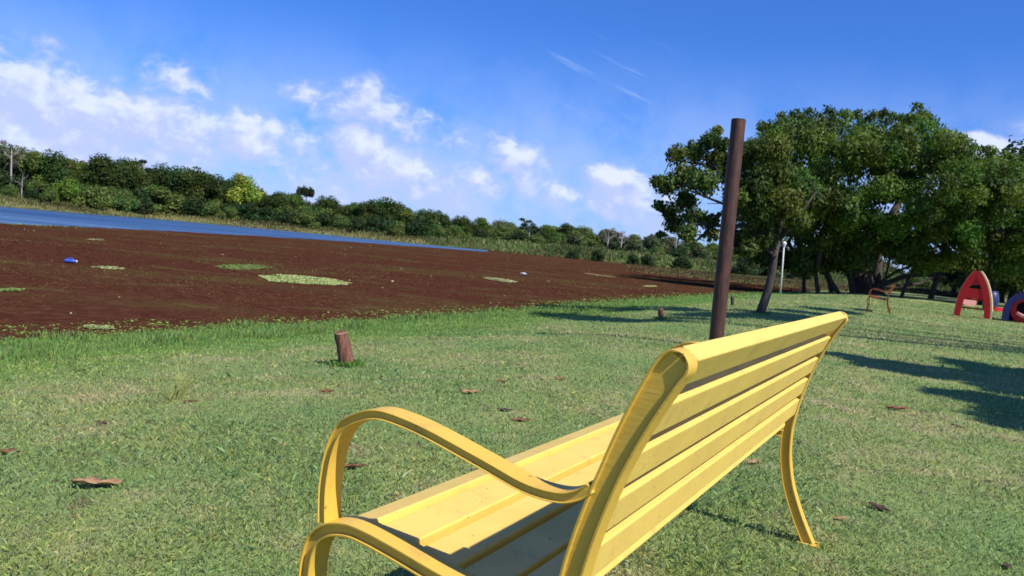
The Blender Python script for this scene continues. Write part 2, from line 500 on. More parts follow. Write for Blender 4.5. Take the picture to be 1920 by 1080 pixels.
rr = np.concatenate([[0.0], np.geomspace(0.4, 4000, 250)])
th = np.concatenate([np.linspace(-180, -52, 24, endpoint=False), np.linspace(-52, 52, 230, endpoint=False), np.linspace(52, 180, 24, endpoint=False)])
RR, TH = np.meshgrid(rr, np.radians(th), indexing='ij')
GX = RR * np.sin(TH); GY = RR * np.cos(TH)
GZ = height(GX.ravel(), GY.ravel())
n_r, n_t = RR.shape
V = np.stack([GX.ravel(), GY.ravel(), GZ], 1)
ii, jj = np.meshgrid(np.arange(n_r - 1), np.arange(n_t), indexing='ij')
j2 = (jj + 1) % n_t
Fq = np.stack([ii * n_t + jj, ii * n_t + j2, (ii + 1) * n_t + j2, (ii + 1) * n_t + jj], -1).reshape(-1, 4)
s_ = sdist(V[:, 0], V[:, 1])
farside = V[:, 1] > 60
lush = np.clip(1 - np.abs(s_ - 0.9) / 1.9, 0, 1) * ~farside
mud = np.clip(0.35 - s_, 0, 0.5) * 2
fars = np.clip((s_ + 1) / 3, 0, 1) * np.clip((V[:, 1] - 60) / 15, 0, 1)
ground = link('ground', mesh_np('ground', V, Fq[:, ::-1], M['ground'], np.stack([lush, mud, fars], 1), True))
tag(ground, kind='structure')

def polymesh(name, pts, z, mat_, cut=None):
    from mathutils.geometry import tessellate_polygon
    tr = tessellate_polygon([[Vector((x, y, 0)) for x, y in pts]])
    V = np.array([(x, y, z) for x, y in pts]); Fc = np.array([t for t in tr])
    a, b, c = V[Fc[:, 0]], V[Fc[:, 1]], V[Fc[:, 2]]
    ar = (b[:, 0] - a[:, 0]) * (c[:, 1] - a[:, 1]) - (b[:, 1] - a[:, 1]) * (c[:, 0] - a[:, 0])
    Fc[ar < 0] = Fc[ar < 0][:, ::-1]
    return mesh_np(name, V, Fc, mat_)
tag(link('lake_water', polymesh('lake_water', [(x * 1.0, y) for x, y in ring], ZL - 0.02, M['water'])), kind='structure')
# open water: everything of the lake beyond this line is clear, the rest is covered by red floating fern
edge_px = [(0, 420), (150, 426), (300, 433), (450, 441), (600, 450), (760, 461), (915, 472.5)]
ex_ = np.linspace(0, 915, 90)
ey_ = np.interp(ex_, [q[0] for q in edge_px], [q[1] for q in edge_px]) + rng.uniform(-1, .6, 90) * np.interp(ex_, [0, 915], [1.3, .3])
edge_w = [tuple(flat(x, y, ZL)) for x, y in zip(ex_, ey_)]
far_r = [tuple(p) for p in far_w[:6]]          # from x=1500 back to 915
weed_poly = [(-30, -14), (-12, -4), (-7.5, 2), (-5.9, 5)] + [tuple(p) for p in near_w] + [(75, 108), (150, 132), (150, 160), (90, 152)] + far_r + edge_w[::-1] + [(-75, 30), (-80, 0)]
WEED = np.array(weed_poly)
tag(link('floating_fern_mat', polymesh('floating_fern_mat', weed_poly, ZL + 0.012, M['weed'])), 'red brown floating water fern covering the near part of the lake', 'water plants', kind='stuff')
bank = [tuple(p) for p in far_w[5:]]

def polar(n, r0, r1, a0, a1, p):
    """n points in a fan, density falling as r**-p"""
    u = rng.random(n); e = 2 - p
    r = (r0 ** e + u * (r1 ** e - r0 ** e)) ** (1 / e) if abs(e) > 1e-6 else r0 * (r1 / r0) ** u
    a = np.radians(rng.uniform(a0, a1, n))
    return r * np.sin(a), r * np.cos(a), r
def tris(x, y, z, h, w, lean, colr, name, mat_, parent=None):
    """one bent blade (two triangles) per point"""
    n = len(x)
    an = rng.uniform(0, 2 * math.pi, n)
    la = rng.uniform(0, 2 * math.pi, n)
    dx, dy = np.cos(an) * w / 2, np.sin(an) * w / 2
    lx, ly = np.cos(la) * lean * h, np.sin(la) * lean * h
    V = np.empty((n, 4, 3), np.float32)
    V[:, 0] = np.stack([x - dx, y - dy, z], 1)
    V[:, 1] = np.stack([x + dx, y + dy, z], 1)
    V[:, 2] = np.stack([x + dx * .8 + lx * .35, y + dy * .8 + ly * .35, z + h * .6], 1)
    V[:, 3] = np.stack([x + lx, y + ly, z + h * (1 - 0.25 * lean)], 1)
    b = np.arange(n)[:, None] * 4
    Fc = np.concatenate([b + np.array([[0, 1, 2]]), b + np.array([[0, 2, 3]])], 0)
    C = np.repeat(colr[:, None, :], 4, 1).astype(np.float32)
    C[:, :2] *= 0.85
    return link(name, mesh_np(name, V.reshape(-1, 3), Fc, mat_, C.reshape(-1, 3)), parent)

FEET = [(hit(px, py).x, hit(px, py).y, rr0) for px, py, rr0 in ((651, 686, .055), (1239, 599, .045), (1341, 655, .085), (1425, 589, .13))]
# short lawn
x, y, r = polar(850000, 1.2, 45, -48, 50, 1.75)
s = sdist(x, y); k = (s > 0.0) & (y > 0.6); x, y, r, s = x[k], y[k], r[k], s[k]
z = height(x, y)
h = rng.uniform(0.007, 0.019, len(x)) * (1 + 0.06 * r) * (0.75 + 0.5 * vnoise(x, y, 2.5))
w = (0.0011 + 0.0006 * r) * rng.uniform(0.7, 1.4, len(x))
g0 = rng.uniform(0.75, 1.5, (len(x), 1)) * np.array([[1, 1, 1]])
g0 = g0 * np.stack([rng.uniform(.85, 1.2, len(x)), np.ones(len(x)), rng.uniform(.7, 1.35, len(x))], 1)
straw = rng.random(len(x)) < 0.05
long_ = (rng.random(len(x)) < 0.06 * (vnoise(x + 7, y, 1.7) > .55)) & (r < 12)
h[long_] *= 1.9
g0[straw] *= np.array([1.7, 1.25, 1.3])
lu = np.clip(1 - (s - 1.6) / 1.5, 0, 1)[:, None]
g0 = g0 * (1 - lu) + g0 * np.array([0.78, 1.04, 0.62]) * lu
for (bx_, by_, br_) in FEET:
    n_ = 420
    an_ = rng.uniform(0, 2 * math.pi, n_); q_ = br_ + np.abs(rng.normal(0, .03, n_)) + .004
    xx_ = bx_ + np.cos(an_) * q_; yy_ = by_ + np.sin(an_) * q_
    x = np.append(x, xx_); y = np.append(y, yy_); z = np.append(z, height(xx_, yy_)); h = np.append(h, rng.uniform(.02, .06, n_)); w = np.append(w, np.full(n_, .0045))
    g0 = np.vstack([g0, rng.uniform(.6, 1.1, (n_, 1)) * np.array([[.75, 1, .6]])])
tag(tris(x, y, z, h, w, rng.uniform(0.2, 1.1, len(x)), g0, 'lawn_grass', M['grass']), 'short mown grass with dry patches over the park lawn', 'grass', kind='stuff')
# taller lush strip by the lake
x, y, r = polar(430000, 5, 60, -42, 34, 1.7)
s = sdist(x, y); lim = 2.0 + vnoise(x, y, 0.7) * 1.3
k = (s > -0.15) & (s < lim) & (y < 50) & ((rng.random(len(x)) < 0.92) | (s > .3)); x, y, r, s, lim = x[k], y[k], r[k], s[k], lim[k]
z = height(x, y)
ed = np.clip((lim - s) / 1.8, 0.15, 1)
h = rng.uniform(0.03, 0.10, len(x)) * ed * (0.35 + 1.3 * vnoise(x, y, 2.3) ** 1.5)
w = (0.002 + 0.0006 * r) * rng.uniform(0.7, 1.3, len(x))
b0 = rng.uniform(0.7, 1.35, (len(x), 1))
gc = b0 * np.array([[0.150, 0.265, 0.070]]) * np.stack([rng.uniform(.8, 1.5, len(x)), np.ones(len(x)), rng.uniform(.8, 1.3, len(x))], 1)
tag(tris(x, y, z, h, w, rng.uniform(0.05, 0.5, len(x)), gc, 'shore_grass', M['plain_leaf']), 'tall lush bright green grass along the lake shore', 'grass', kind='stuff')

# leaflets standing out of the fern mat
x, y, r = polar(420000, 6, 120, -42, 36, 1.85)
s = sdist(x, y, WEED); k = (s < 0.25); x, y, r, s = x[k], y[k], r[k], s[k]
n = len(x)
h = np.minimum(0.003 + 0.0005 * r, .016) * rng.uniform(0.4, 1.6, n)
w = (0.004 + 0.0009 * r) * rng.uniform(0.6, 1.5, n)
t_ = rng.random(n)[:, None]
cc = (np.array([[0.058, 0.0195, 0.0115]]) * (1 - t_) + np.array([[0.108, 0.044, 0.026]]) * t_)
patch = vnoise(x * .5, y, 0.5) * .6 + vnoise(x, y, 1.9) * .4
ol = (rng.random(n) < np.clip((patch - .44) * 2.2, 0.015, 1))
cc[ol] = np.array([0.15, 0.15, 0.045]) * rng.uniform(.6, 1.3, (ol.sum(), 1))
wl = rng.random(n) < 0.0006
cc[wl] = np.array([0.42, 0.38, 0.22]); h[wl] *= 2.2; w[wl] *= 2
near = (s > -0.9) & (y < 45) & (rng.random(n) < 0.32 + 0.6 * vnoise(x, y, 1.3) - np.clip(-s, 0, 1) * .5)
cc[near] = np.array([0.17, 0.27, 0.06]) * rng.uniform(.6, 1.5, (near.sum(), 1)); h[near] *= 2.0
tag(tris(x, y, np.full(n, ZL + 0.008), h, w, rng.uniform(0.8, 3.0, n), cc, 'fern_leaflets', M['fern']), 'tiny red brown leaves standing up from the floating fern', 'water plants', kind='stuff')

# bright floating weed islands and strips
def weed_patch(px0, px1, py, thick, c, label, n=1600, z=ZL + 0.03):
    a = flat(px0, py - thick * 0.15, z); b = flat(px1, py + (px1 - px0) * 0.07, z)
    t0 = flat((px0 + px1) / 2, py + (px1 - px0) * .035 - thick / 2, z); t1 = flat((px0 + px1) / 2, py + (px1 - px0) * .035 + thick / 2, z)
    L = np.linalg.norm(b - a) / 2; Wd = max(np.linalg.norm(t0 - t1) / 2, 0.12); c0 = (a + b) / 2
    ax = (b - a) / np.linalg.norm(b - a); ay = np.array([-ax[1], ax[0]])
    u = rng.uniform(-1, 1, n); v = rng.uniform(-1, 1, n)
    rim = (0.75 + 0.35 * vnoise(u * 2 + px0, v * 2, 1.2)) * (1 - .2 * u) if thick < 12 else (0.45 + 0.8 * vnoise(u * 2.5 + px0, v * 2.2 + py, 1.6)) * (1 - .35 * u)
    k = (u * u + v * v) < rim; u, v = u[k], v[k]
    X = c0[0] + ax[0] * u * L + ay[0] * v * Wd; Y = c0[1] + ax[1] * u * L + ay[1] * v * Wd
    rr_ = math.hypot(*c0)
    col_ = np.array([c]) * rng.uniform(0.6, 1.35, (len(u), 1))
    o = tris(X - c0[0], Y - c0[1], np.zeros(len(u)), np.full(len(u), 0.022) * rng.uniform(.5, 1.4, len(u)), np.full(len(u), max(0.05, 0.0028 * rr_)), rng.uniform(1.5, 3.2, len(u)), col_, 'floating_weed_patch', M['plain_leaf'])
    o.location = (c0[0], c0[1], z - .01)
    tag(o, label, 'water plants')
LIME = (0.40, 0.46, 0.17)
weed_patch(484, 672, 519, 15, LIME, 'bright lime green island of floating weed, largest patch in the red fern', 5200)
weed_patch(424, 508, 498, 14, (0.17, 0.22, 0.06), 'olive green patch of floating weed just beyond the lime island', 2400)
weed_patch(180, 236, 500, 5, (0.38, 0.40, 0.18), 'thin pale green strip of floating weed right of the blue container', 500)
weed_patch(0, 34, 542, 7, (0.22, 0.30, 0.09), 'small green weed patch at the left edge of the red fern', 500)
weed_patch(912, 972, 523, 6, (0.42, 0.44, 0.2), 'narrow pale weed strip left of the floating white bottle', 600)
weed_patch(1110, 1142, 515, 3, (0.34, 0.28, 0.14), 'short tan streak of weed far out on the red fern', 1500)
weed_patch(1212, 1228, 536, 4, (0.45, 0.42, 0.15), 'small yellowish weed spot beside the dark tree shade on the fern', 700)
weed_patch(160, 210, 611, 4, (0.30, 0.36, 0.14), 'pale green weed strip against the lush shore grass', 300)
weed_patch(165, 200, 448, 3, (0.32, 0.30, 0.13), 'tan weed streak just below the left part of the open water', 150)
# litter on the fern
def litter_container():
    p = flat(134, 492, ZL + .03)
    root = empty('plastic_container', (p[0], p[1], ZL + 0.02), R(10)); root.scale = (.8, .8, .7)
    tag(root, 'blue plastic container lying on the red floating fern', 'container')
    b = MB(); ring_ = []
    for t in np.linspace(0, 1, 12):
        xx = -0.19 + 0.30 * t; q = 0.075 * min(1, 0.5 + 3 * t, 0.5 + 3.2 * (1 - t))
        ring_.append([Vector((xx, q * math.copysign(abs(math.cos(a)) ** .7, math.cos(a)), 0.06 + q * .8 * math.copysign(abs(math.sin(a)) ** .7, math.sin(a)))) for a in np.linspace(0, 2 * math.pi, 14, endpoint=False)])
    b.sweep(ring_); link('body', b.mesh('body', M['blue'], True), root)
    b = MB(); b.tube([(0.11, 0, .06), (.15, 0, .06), (0.155, 0, .06)], [.035, .035, .02], 10); link('cap', b.mesh('cap', M['white'], True), root)
    b = MB(); b.tube([(-.12, 0, .11), (-.1, 0, .15), (0, 0, .16), (.04, 0, .12)], .012, 6); link('handle', b.mesh('handle', M['blue'], True), root)
    p = flat(982, 517, ZL)
    root = empty('plastic_bottle', (p[0], p[1], ZL + 0.02), R(-30))
    tag(root, 'small pale blue white bottle floating on the red fern', 'bottle')
    b = MB(); b.tube([(-.16, 0, .06), (-.15, 0, .06), (.05, 0, .06), (.1, 0, .06), (.13, 0, .06)], [.03, .06, .06, .035, .025], 12)
    link('body', b.mesh('body', M['white'], True), root)
    b = MB(); b.tube([(.13, 0, .06), (.16, 0, .06)], .028, 10); link('cap', b.mesh('cap', M['blue'], True), root)
litter_container()

# ------------------------------------------------------------------ trees
def leafcloud(cent, rad, nper, size, base, var=0.35, shell=0.55, flatz=1.0, lobevar=0.3, droop=0.3):
    """leaf quads over a set of lobes: cent (k,3), rad (k,)"""
    cent = np.asarray(cent, float); rad = np.asarray(rad, float)
    wts = rad ** 2 / (rad ** 2).sum()
    idx = rng.choice(len(cent), nper, p=wts)
    d = rng.normal(size=(nper, 3)); d /= np.linalg.norm(d, axis=1)[:, None]
    q = shell + (1 - shell) * rng.random(nper) ** 0.5
    # ragged twigs: distance modulated per direction
    rag = 1 + 0.22 * np.sin(d[:, 0] * 7 + idx) * np.sin(d[:, 1] * 6 + idx * 2) + 0.12 * np.sin(d[:, 2] * 13 + idx)
    P_ = cent[idx] + d * (rad[idx] * q * rag)[:, None] * np.array([1, 1, flatz])
    nrm = d * 0.9 + rng.normal(size=(nper, 3)) * 0.55 + np.array([0, 0, 0.35])
    nrm /= np.linalg.norm(nrm, axis=1)[:, None]
    a = np.cross(nrm, rng.normal(size=(nper, 3))); a /= np.linalg.norm(a, axis=1)[:, None]
    a[:, 2] -= droop * rng.random(nper)
    b = np.cross(nrm, a)
    sz = size * rng.uniform(0.6, 1.4, nper)
    la = a * (sz * 0.5)[:, None]; lb = b * (sz * 0.26)[:, None]
    V = np.stack([P_ - la, P_ + lb - la * .1, P_ + la, P_ - lb - la * .1], 1).reshape(-1, 3)
    Fc = np.arange(nper * 4).reshape(-1, 4)
    lv = 1 + rng.uniform(-lobevar, lobevar, len(cent))
    hue = rng.uniform(-0.12, 0.12, len(cent))
    c = np.array([base]) * (lv[idx] * (1 + rng.uniform(-var, var, nper)))[:, None]
    c[:, 0] *= 1 + hue[idx] * 2.2
    return V, Fc, np.repeat(c, 4, 0)
def crownmesh(name, *a, **k):
    V, Fc, c = leafcloud(*a, **k)
    return mesh_np(name, V, Fc, M['leaf'], c)

def lobes(n, w, hgt, z0, rmin, rmax, dome=1.0):
    out = []; rad = []
    for i in range(n):
        an = random.uniform(0, 2 * math.pi); q = math.sqrt(random.random())
        zz = random.random()
        wl_ = w * (1 - 0.55 * zz ** 1.6 * dome)
        r_ = random.uniform(rmin, rmax)
        out.append((math.cos(an) * q * max(wl_ - r_ * .6, .1), math.sin(an) * q * max(wl_ - r_ * .6, .1), z0 + r_ * .7 + zz * (hgt - z0 - 1.6 * r_)))
        rad.append(r_)
    return out, rad
def trunkmesh(name, hgt, r0, mat_, lean=0.1, forks=5, spread=0.5, crown_h=None):
    b = MB(); lx = random.uniform(-lean, lean) * hgt; ly = random.uniform(-lean, lean) * hgt
    top = Vector((lx, ly, hgt))
    b.tube([(0, 0, -0.2), (lx * .15, ly * .1, hgt * .3), (lx * .5, ly * .6, hgt * .65), top], [r0 * 1.4, r0, r0 * .8, r0 * .6], 7)
    for i in range(forks):
        an = 2 * math.pi * i / forks + random.uniform(-.4, .4)
        ch = crown_h or hgt * 1.7
        L = (ch - hgt) * random.uniform(.6, .95)
        e = top + Vector((math.cos(an) * L * spread * 1.4, math.sin(an) * L * spread * 1.4, L * .8))
        mid = top.lerp(e, .5) + Vector((random.uniform(-.1, .1), random.uniform(-.1, .1), -.05)) * L
        b.tube([top - Vector((0, 0, hgt * .15)), mid, e], [r0 * .6, r0 * .35, r0 * .12], 5)
    return b.mesh(name, mat_, True)

# kinds of far trees; size 1 = 6 m high
kinds = []
def kind(name, n, w, hgt, z0, rmin, rmax, leaves, size, base, tr, trunk_mat='bark', dome=1.0, **kw):
    c, rd = lobes(n, w, hgt, z0, rmin, rmax, dome)
    cm = crownmesh('crown', c, rd, leaves, size, base, **kw)
    tm = trunkmesh('trunk', z0 + (hgt - z0) * .25, tr, M[trunk_mat], crown_h=hgt * .9)
    kinds.append((name, cm, tm)); return len(kinds) - 1
random.seed(3)
DARKG = (0.054, 0.086, 0.020); MIDG = (0.108, 0.150, 0.030); OLIVE = (0.165, 0.180, 0.065)
K_D = [kind('dark', 26, 2.9, 6.0, 1.2, .6, 1.25, 8500, .25, DARKG, .16) for _ in range(3)]
K_M = [kind('mid', 24, 2.7, 6.0, 0.9, .55, 1.2, 8000, .25, MIDG, .15) for _ in range(3)]
K_O = [kind('olive', 24, 2.8, 6.0, 0.8, .5, 1.1, 6500, .25, OLIVE, .14, 'palebark') for _ in range(2)]
K_B = [kind('bush', 18, 1.9, 3.0, 0.0, .45, .9, 4500, .22, (0.110, 0.165, 0.042), .07) for _ in range(3)]
K_BD = [kind('dark bush', 18, 1.9, 3.0, 0.0, .45, .9, 3000, .28, (0.036, 0.068, 0.022), .07) for _ in range(2)]
K_L = [kind('bright bush', 22, 2.6, 3.4, 0.0, .5, .9, 4200, .28, (0.13, 0.20, 0.030), .07)]
K_Y = [kind('yellow', 22, 2.3, 6.0, 2.0, .6, 1.1, 7000, .26, (0.27, 0.32, 0.05), .15)]
K_U = [kind('umbrella', 16, 2.4, 6.0, 4.6, .5, .8, 2600, .3, (0.030, 0.055, 0.022), .12, dome=.3)]
K_P = [kind('sparse', 14, 2.2, 6.0, 2.6, .4, .8, 700, .28, (0.15, 0.13, 0.10), .10, 'palebark')]
K_C = [kind('scrub', 20, 2.3, 3.6, 0.3, .5, .9, 3000, .3, (0.105, 0.130, 0.062), .07, 'palebark')]
used = set()
def put_tree(ki, x, y, z, sc, sx=1.0, name='tree', label='', cat='tree', group=None):
    nm, cm, tm = kinds[ki]
    root = empty(name, (x, y, z), random.uniform(0, 6.28))
    root.scale = (sc * sx, sc * sx, sc)
    c = link('crown', cm, root); t = link('trunk', tm, root)
    tag(root, label, cat, group)
    return root
def hor(px): return 365 + .0956 * px
ordn = lambda n: str(n) + ('th' if 10 <= n % 100 <= 20 else {1: 'st', 2: 'nd', 3: 'rd'}.get(n % 10, 'th'))
def shoreY(px):
    return float(np.interp(px, [q[0] for q in far_px[::-1]], [F * (HC - ZL) / (q[1] - hor(q[0])) for q in far_px[::-1]]))
# main wood: photo x, crown top y, distance, kind, width factor
WOOD = [(-70, 268, 112, 'M', 1.3), (0, 268, 112, 'O', 1.15), (48, 283, 108, 'M', 1.1), (98, 285, 116, 'D', 1.0), (138, 300, 110, 'M', 1), (190, 293, 112, 'D', 1.35), (232, 298, 112, 'D', 1.2),
        (305, 310, 110, 'D', 1.35), (350, 314, 112, 'D', 1.25), (385, 322, 108, 'D', 1.3), (412, 336, 106, 'D', 1.0), (450, 328, 103, 'Y', 1.1), (520, 360, 108, 'D', 1.25), (545, 362, 114, 'M', 1.2),
        (610, 368, 116, 'D', 1.3), (655, 378, 116, 'M', 1.1), (690, 375, 112, 'D', 1.35), (725, 372, 114, 'D', 1.5), (760, 388, 116, 'M', 1.2), (800, 393, 112, 'D', 1.3), (822, 396, 118, 'D', 1.1), (862, 405, 120, 'D', 1.3), (895, 408, 122, 'M', 1.3),
        (935, 412, 128, 'O', 1.2), (985, 420, 130, 'D', 1.2), (1020, 422, 132, 'M', 1.4), (1060, 420, 132, 'D', 1.5), (1090, 424, 134, 'O', 1.3), (1130, 430, 138, 'M', 1.1), (1190, 440, 142, 'M', 1.3), (1218, 442, 146, 'D', 1.2), (1255, 444, 148, 'D', 1.3),
        (1295, 448, 150, 'O', 1.4), (1330, 455, 152, 'M', 1.3), (1375, 462, 155, 'M', 1.4), (1420, 462, 150, 'D', 1.6), (1475, 470, 150, 'M', 1.6), (1535, 480, 150, 'M', 1.7), (1590, 486, 152, 'O', 1.7), (1660, 495, 150, 'M', 1.6), (1730, 500, 152, 'D', 1.6), (1800, 505, 150, 'M', 1.7), (1880, 515, 150, 'D', 1.7)]
KM = {'D': K_D, 'M': K_M, 'O': K_O, 'Y': K_Y, 'U': K_U, 'P': K_P}
KN = {'D': 'dark green round crowned tree', 'M': 'mid green leafy tree', 'O': 'olive tree with pale stems', 'Y': 'yellow green domed tree standing out bright'}
random.seed(11)
def where(px):
    if px < 250: return 'left of the pale tall trunk'
    if px < 450: return 'between the pale tall trunk and the yellow green tree'
    if px < 560: return 'right of the yellow green tree'
    if px < 930: return 'above the narrow end of the blue water'
    if px < 1330: return 'beyond the green reed marsh'
    return 'far behind the pole and the big shade tree'
for i, (px, py, Y, kd, wf) in enumerate(WOOD):
    Y = shoreY(px) + 19 + (Y % 4) * 2.2 + (15 if px > 930 else 0) - (6 if kd == 'Y' else 0)
    p = at(px, hor(px), Y)
    hgt = (hor(px) - py) / F * Y * 1.0 + HC
    x_, y_ = p.x, Y; z_ = gz(x_, y_)
    sc = (hgt - z_) / 6.0 * 1.03
    put_tree(random.choice(KM[kd]), x_, y_, z_, sc, wf, 'forest_tree', KN[kd] + ', ' + ordn(i + 1) + ' crown from the left in the far wood', 'tree', 'trees of the far lakeside wood')
wx = [q[0] for q in WOOD]; wy = [q[1] for q in WOOD]
random.seed(41)
bx = -80.0; bi = 0
while bx < 1900:
    kd = random.choice('DDMDMOD'); Y = shoreY(bx) + 30 + (22 if bx > 930 else 0) + random.uniform(-2, 4)
    py = float(np.interp(bx, wx, wy)) + random.uniform(2, 15) * (1 if bx < 930 else .5)
    p = at(bx, hor(bx), Y); z_ = gz(p.x, Y); hgt = (hor(bx) - py) / F * Y + HC - z_; bi += 1
    put_tree(random.choice(KM[kd]), p.x, Y, z_, hgt / 6.0, 1.35, 'forest_tree', KN[kd].replace(' standing out bright', '') + ', back row of the far wood, ' + ordn(bi) + ' from the left', 'tree', 'trees of the far lakeside wood')
    bx += random.uniform(24, 38)
bx = -60.0; bi = 0
while bx < 1800:
    Y = shoreY(bx) + 17 + (12 if bx > 860 else 0) + random.uniform(-1, 2)
    p = at(bx, hor(bx), Y); z_ = gz(p.x, Y); bi += 1
    ki, kn = random.choice([(K_B, 'mid green shrub'), (K_BD, 'dark green shrub'), (K_B, 'mid green shrub')] if bx < 1000 else [(K_B, 'mid green shrub'), (K_C, 'grey green scrub bush'), (K_BD, 'dark green shrub')])
    put_tree(random.choice(ki), p.x, Y, z_, random.uniform(.9, 1.35), 1.3, 'shrub', kn + ' behind the front shrubs of the wood, ' + ordn(bi) + ' from the left', 'bush', 'shrubs at the foot of the far wood')
    bx += random.uniform(24, 40)
# understorey of shrubs in front of the wood
SHR = [(-60, 345, 96, 'B', 1.4), (-25, 338, 98, 'BD', 1.5), (22, 345, 98, 'B', 1.3), (60, 350, 98, 'BD', 1.3), (92, 352, 99, 'B', 1.1), (128, 338, 98, 'L', 1.0), (172, 345, 99, 'B', 1.5), (205, 348, 100, 'B', 1.3), (232, 352, 100, 'B', 1.2), (262, 350, 102, 'BD', 1.0), (295, 345, 100, 'B', 1.6), (328, 362, 101, 'B', 1.2),
       (360, 368, 102, 'BD', 1.3), (395, 378, 101, 'B', 1.3), (430, 385, 102, 'B', 1.1), (462, 378, 104, 'BD', 1.5), (500, 385, 104, 'BD', 1.3), (540, 392, 106, 'BD', 1.5), (575, 395, 108, 'B', 1.3), (605, 398, 107, 'BD', 1.4), (640, 402, 110, 'B', 1.2), (672, 404, 109, 'BD', 1.4), (705, 408, 110, 'BD', 1.5), (745, 412, 112, 'B', 1.3), (778, 412, 110, 'BD', 1.5), (815, 418, 112, 'B', 1.3), (850, 420, 113, 'B', 1.4), (868, 424, 112, 'L', .7), (898, 426, 116, 'BD', 1.3), (935, 430, 118, 'B', 1.5),
       (968, 434, 122, 'BD', 1.4), (1003, 438, 124, 'B', 1.5), (1040, 442, 124, 'B', 1.5), (1075, 444, 126, 'C', 1.5), (1110, 448, 126, 'B', 1.6), (1150, 452, 130, 'BD', 1.4), (1188, 456, 130, 'C', 1.6), (1228, 460, 132, 'B', 1.5), (1268, 464, 134, 'BD', 1.5), (1308, 468, 134, 'C', 1.6), (1350, 474, 134, 'B', 1.6), (1395, 478, 134, 'BD', 1.6), (1440, 482, 134, 'B', 1.7), (1490, 488, 134, 'C', 1.7), (1545, 494, 134, 'B', 1.7), (1600, 500, 134, 'BD', 1.7), (1660, 506, 134, 'B', 1.7), (1720, 510, 134, 'B', 1.7)]
KB = {'B': (K_B, 'mid green shrub'), 'BD': (K_BD, 'dark green shrub'), 'L': (K_L, 'bright yellow green spreading bush'), 'C': (K_C, 'grey green scrub bush')}
for i, (px, py, Y, kd, wf) in enumerate(SHR):
    Y = shoreY(px) + 7.5 + (Y % 3) * 1.3 + (9 if px > 860 else 0)
    p = at(px, hor(px), Y); z_ = gz(p.x, Y)
    hgt = (hor(px) - py) / F * Y + HC - z_
    put_tree(random.choice(KB[kd][0]), p.x, Y, z_, max(hgt, 1.2) / 3.1, wf, 'shrub', KB[kd][1] + ', ' + ordn(i + 1) + ' from the left at the foot of the wood', 'bush', 'shrubs at the foot of the far wood')
# marsh bushes on the right of the lake, low and dark
for i, (px, py, wpx, Y) in enumerate([(1122, 484, 18, 104), (1188, 483, 16, 100), (1215, 490, 18, 98), (1278, 496, 22, 96), (1075, 476, 14, 108), (1395, 508, 26, 92), (1440, 512, 22, 92), (1500, 516, 26, 92)]):
    Y = shoreY(px) - 1.0
    p = at(px, hor(px), Y); z_ = max(gz(p.x, Y), ZL)
    put_tree(random.choice(K_BD), p.x, Y, z_, wpx / F * Y / 2.4, 1.2, 'marsh_shrub', 'low dark tussock by the reeds, ' + ordn([1, 2, 3, 4, 0, 5, 6, 7][i] + 1) + ' from the left', 'bush', 'dark tussocks along the reed marsh')
# tall thin pale trees of the wood
def bare_tree(px, pytop, pybase, back, label, r0=.22, tuft=0, fork=6, colour='palebark', crownc=(0.03, 0.045, 0.035), trunk0=0.0):
    Y = shoreY(px) + back + (12 if px > 900 else 0)
    p = at(px, hor(px), Y); z_ = gz(p.x, Y)
    hgt = (hor(px) - pytop) / F * Y + HC - z_
    root = empty('bare_tree', (p.x, Y, z_)); tag(root, label, 'tree')
    b = MB(); sw = random.uniform(-.3, .3)
    b.tube([(0, 0, -.2), (sw * .5, 0, hgt * .35), (sw, 0, hgt * .7), (sw * 1.3, 0, hgt * .92)], [r0 * 1.2, r0, r0 * .8, r0 * .4], 7)
    tips = []
    for k in range(fork):
        an = random.uniform(0, 6.28); h0 = hgt * random.uniform(.45, .85)
        L = hgt * random.uniform(.14, .3)
        e = Vector((sw + math.cos(an) * L, math.sin(an) * L, min(h0 + L * .8, hgt)))
        b.tube([(sw, 0, h0), (sw + math.cos(an) * L * .45, math.sin(an) * L * .45, h0 + L * .3), e], [r0 * .45, r0 * .3, r0 * .12], 5)
        tips.append(e)
        for q in range(2):
            e2 = e + Vector((random.uniform(-1, 1), random.uniform(-1, 1), random.uniform(0, 1))) * L * .5
            b.tube([e.lerp(Vector((sw, 0, h0)), .4), e2], [r0 * .2, r0 * .06], 4)
    link('trunk', b.mesh('trunk', M[colour], True), root)
    if tuft:
        cs = [(t.x, t.y, t.z) for t in tips] + [(sw * 1.3, 0, hgt - .3)]
        link('crown', crownmesh('crown', cs, [.5] * len(cs), tuft, .28, crownc, flatz=.5), root)
random.seed(21)
bare_tree(20, 270, 380, 16, 'pale bare branching tree near the left edge of the far wood', .13, 260, 7, crownc=(.16, .14, .1))
bare_tree(264, 300, 400, 17, 'tall pale trunk with a small dark flat crown rising out of the wood', .24, 900, 4)
bare_tree(40, 325, 385, 9, 'thin bare stem in front of the left end of the wood', .07, 0, 5)
Y = shoreY(568) + 17; p = at(568, hor(568), Y); z_ = gz(p.x, Y)
put_tree(K_U[0], p.x, Y, z_, ((hor(568) - 350) / F * Y + HC - z_) / 6.0, .62, 'forest_tree', 'dark flat topped umbrella tree standing above the wood right of the yellow green tree', 'tree', 'trees of the far lakeside wood')
bare_tree(992, 412, 452, 8, 'slim flat topped tree above the marsh wood', .1, 700, 6, 'palebark', (0.05, 0.07, 0.04))
bare_tree(1138, 430, 470, 14, 'grey pink leafless tree beyond the marsh, left one of the two', .16, 300, 9, crownc=(.2, .16, .14))
bare_tree(1162, 432, 470, 16, 'grey pink leafless tree beyond the marsh, right one of the two', .16, 300, 9, crownc=(.2, .16, .14))
bare_tree(1262, 447, 480, 14, 'thin grey bare tree among scrub left of the big tree', .1, 200, 8, crownc=(.17, .15, .12))

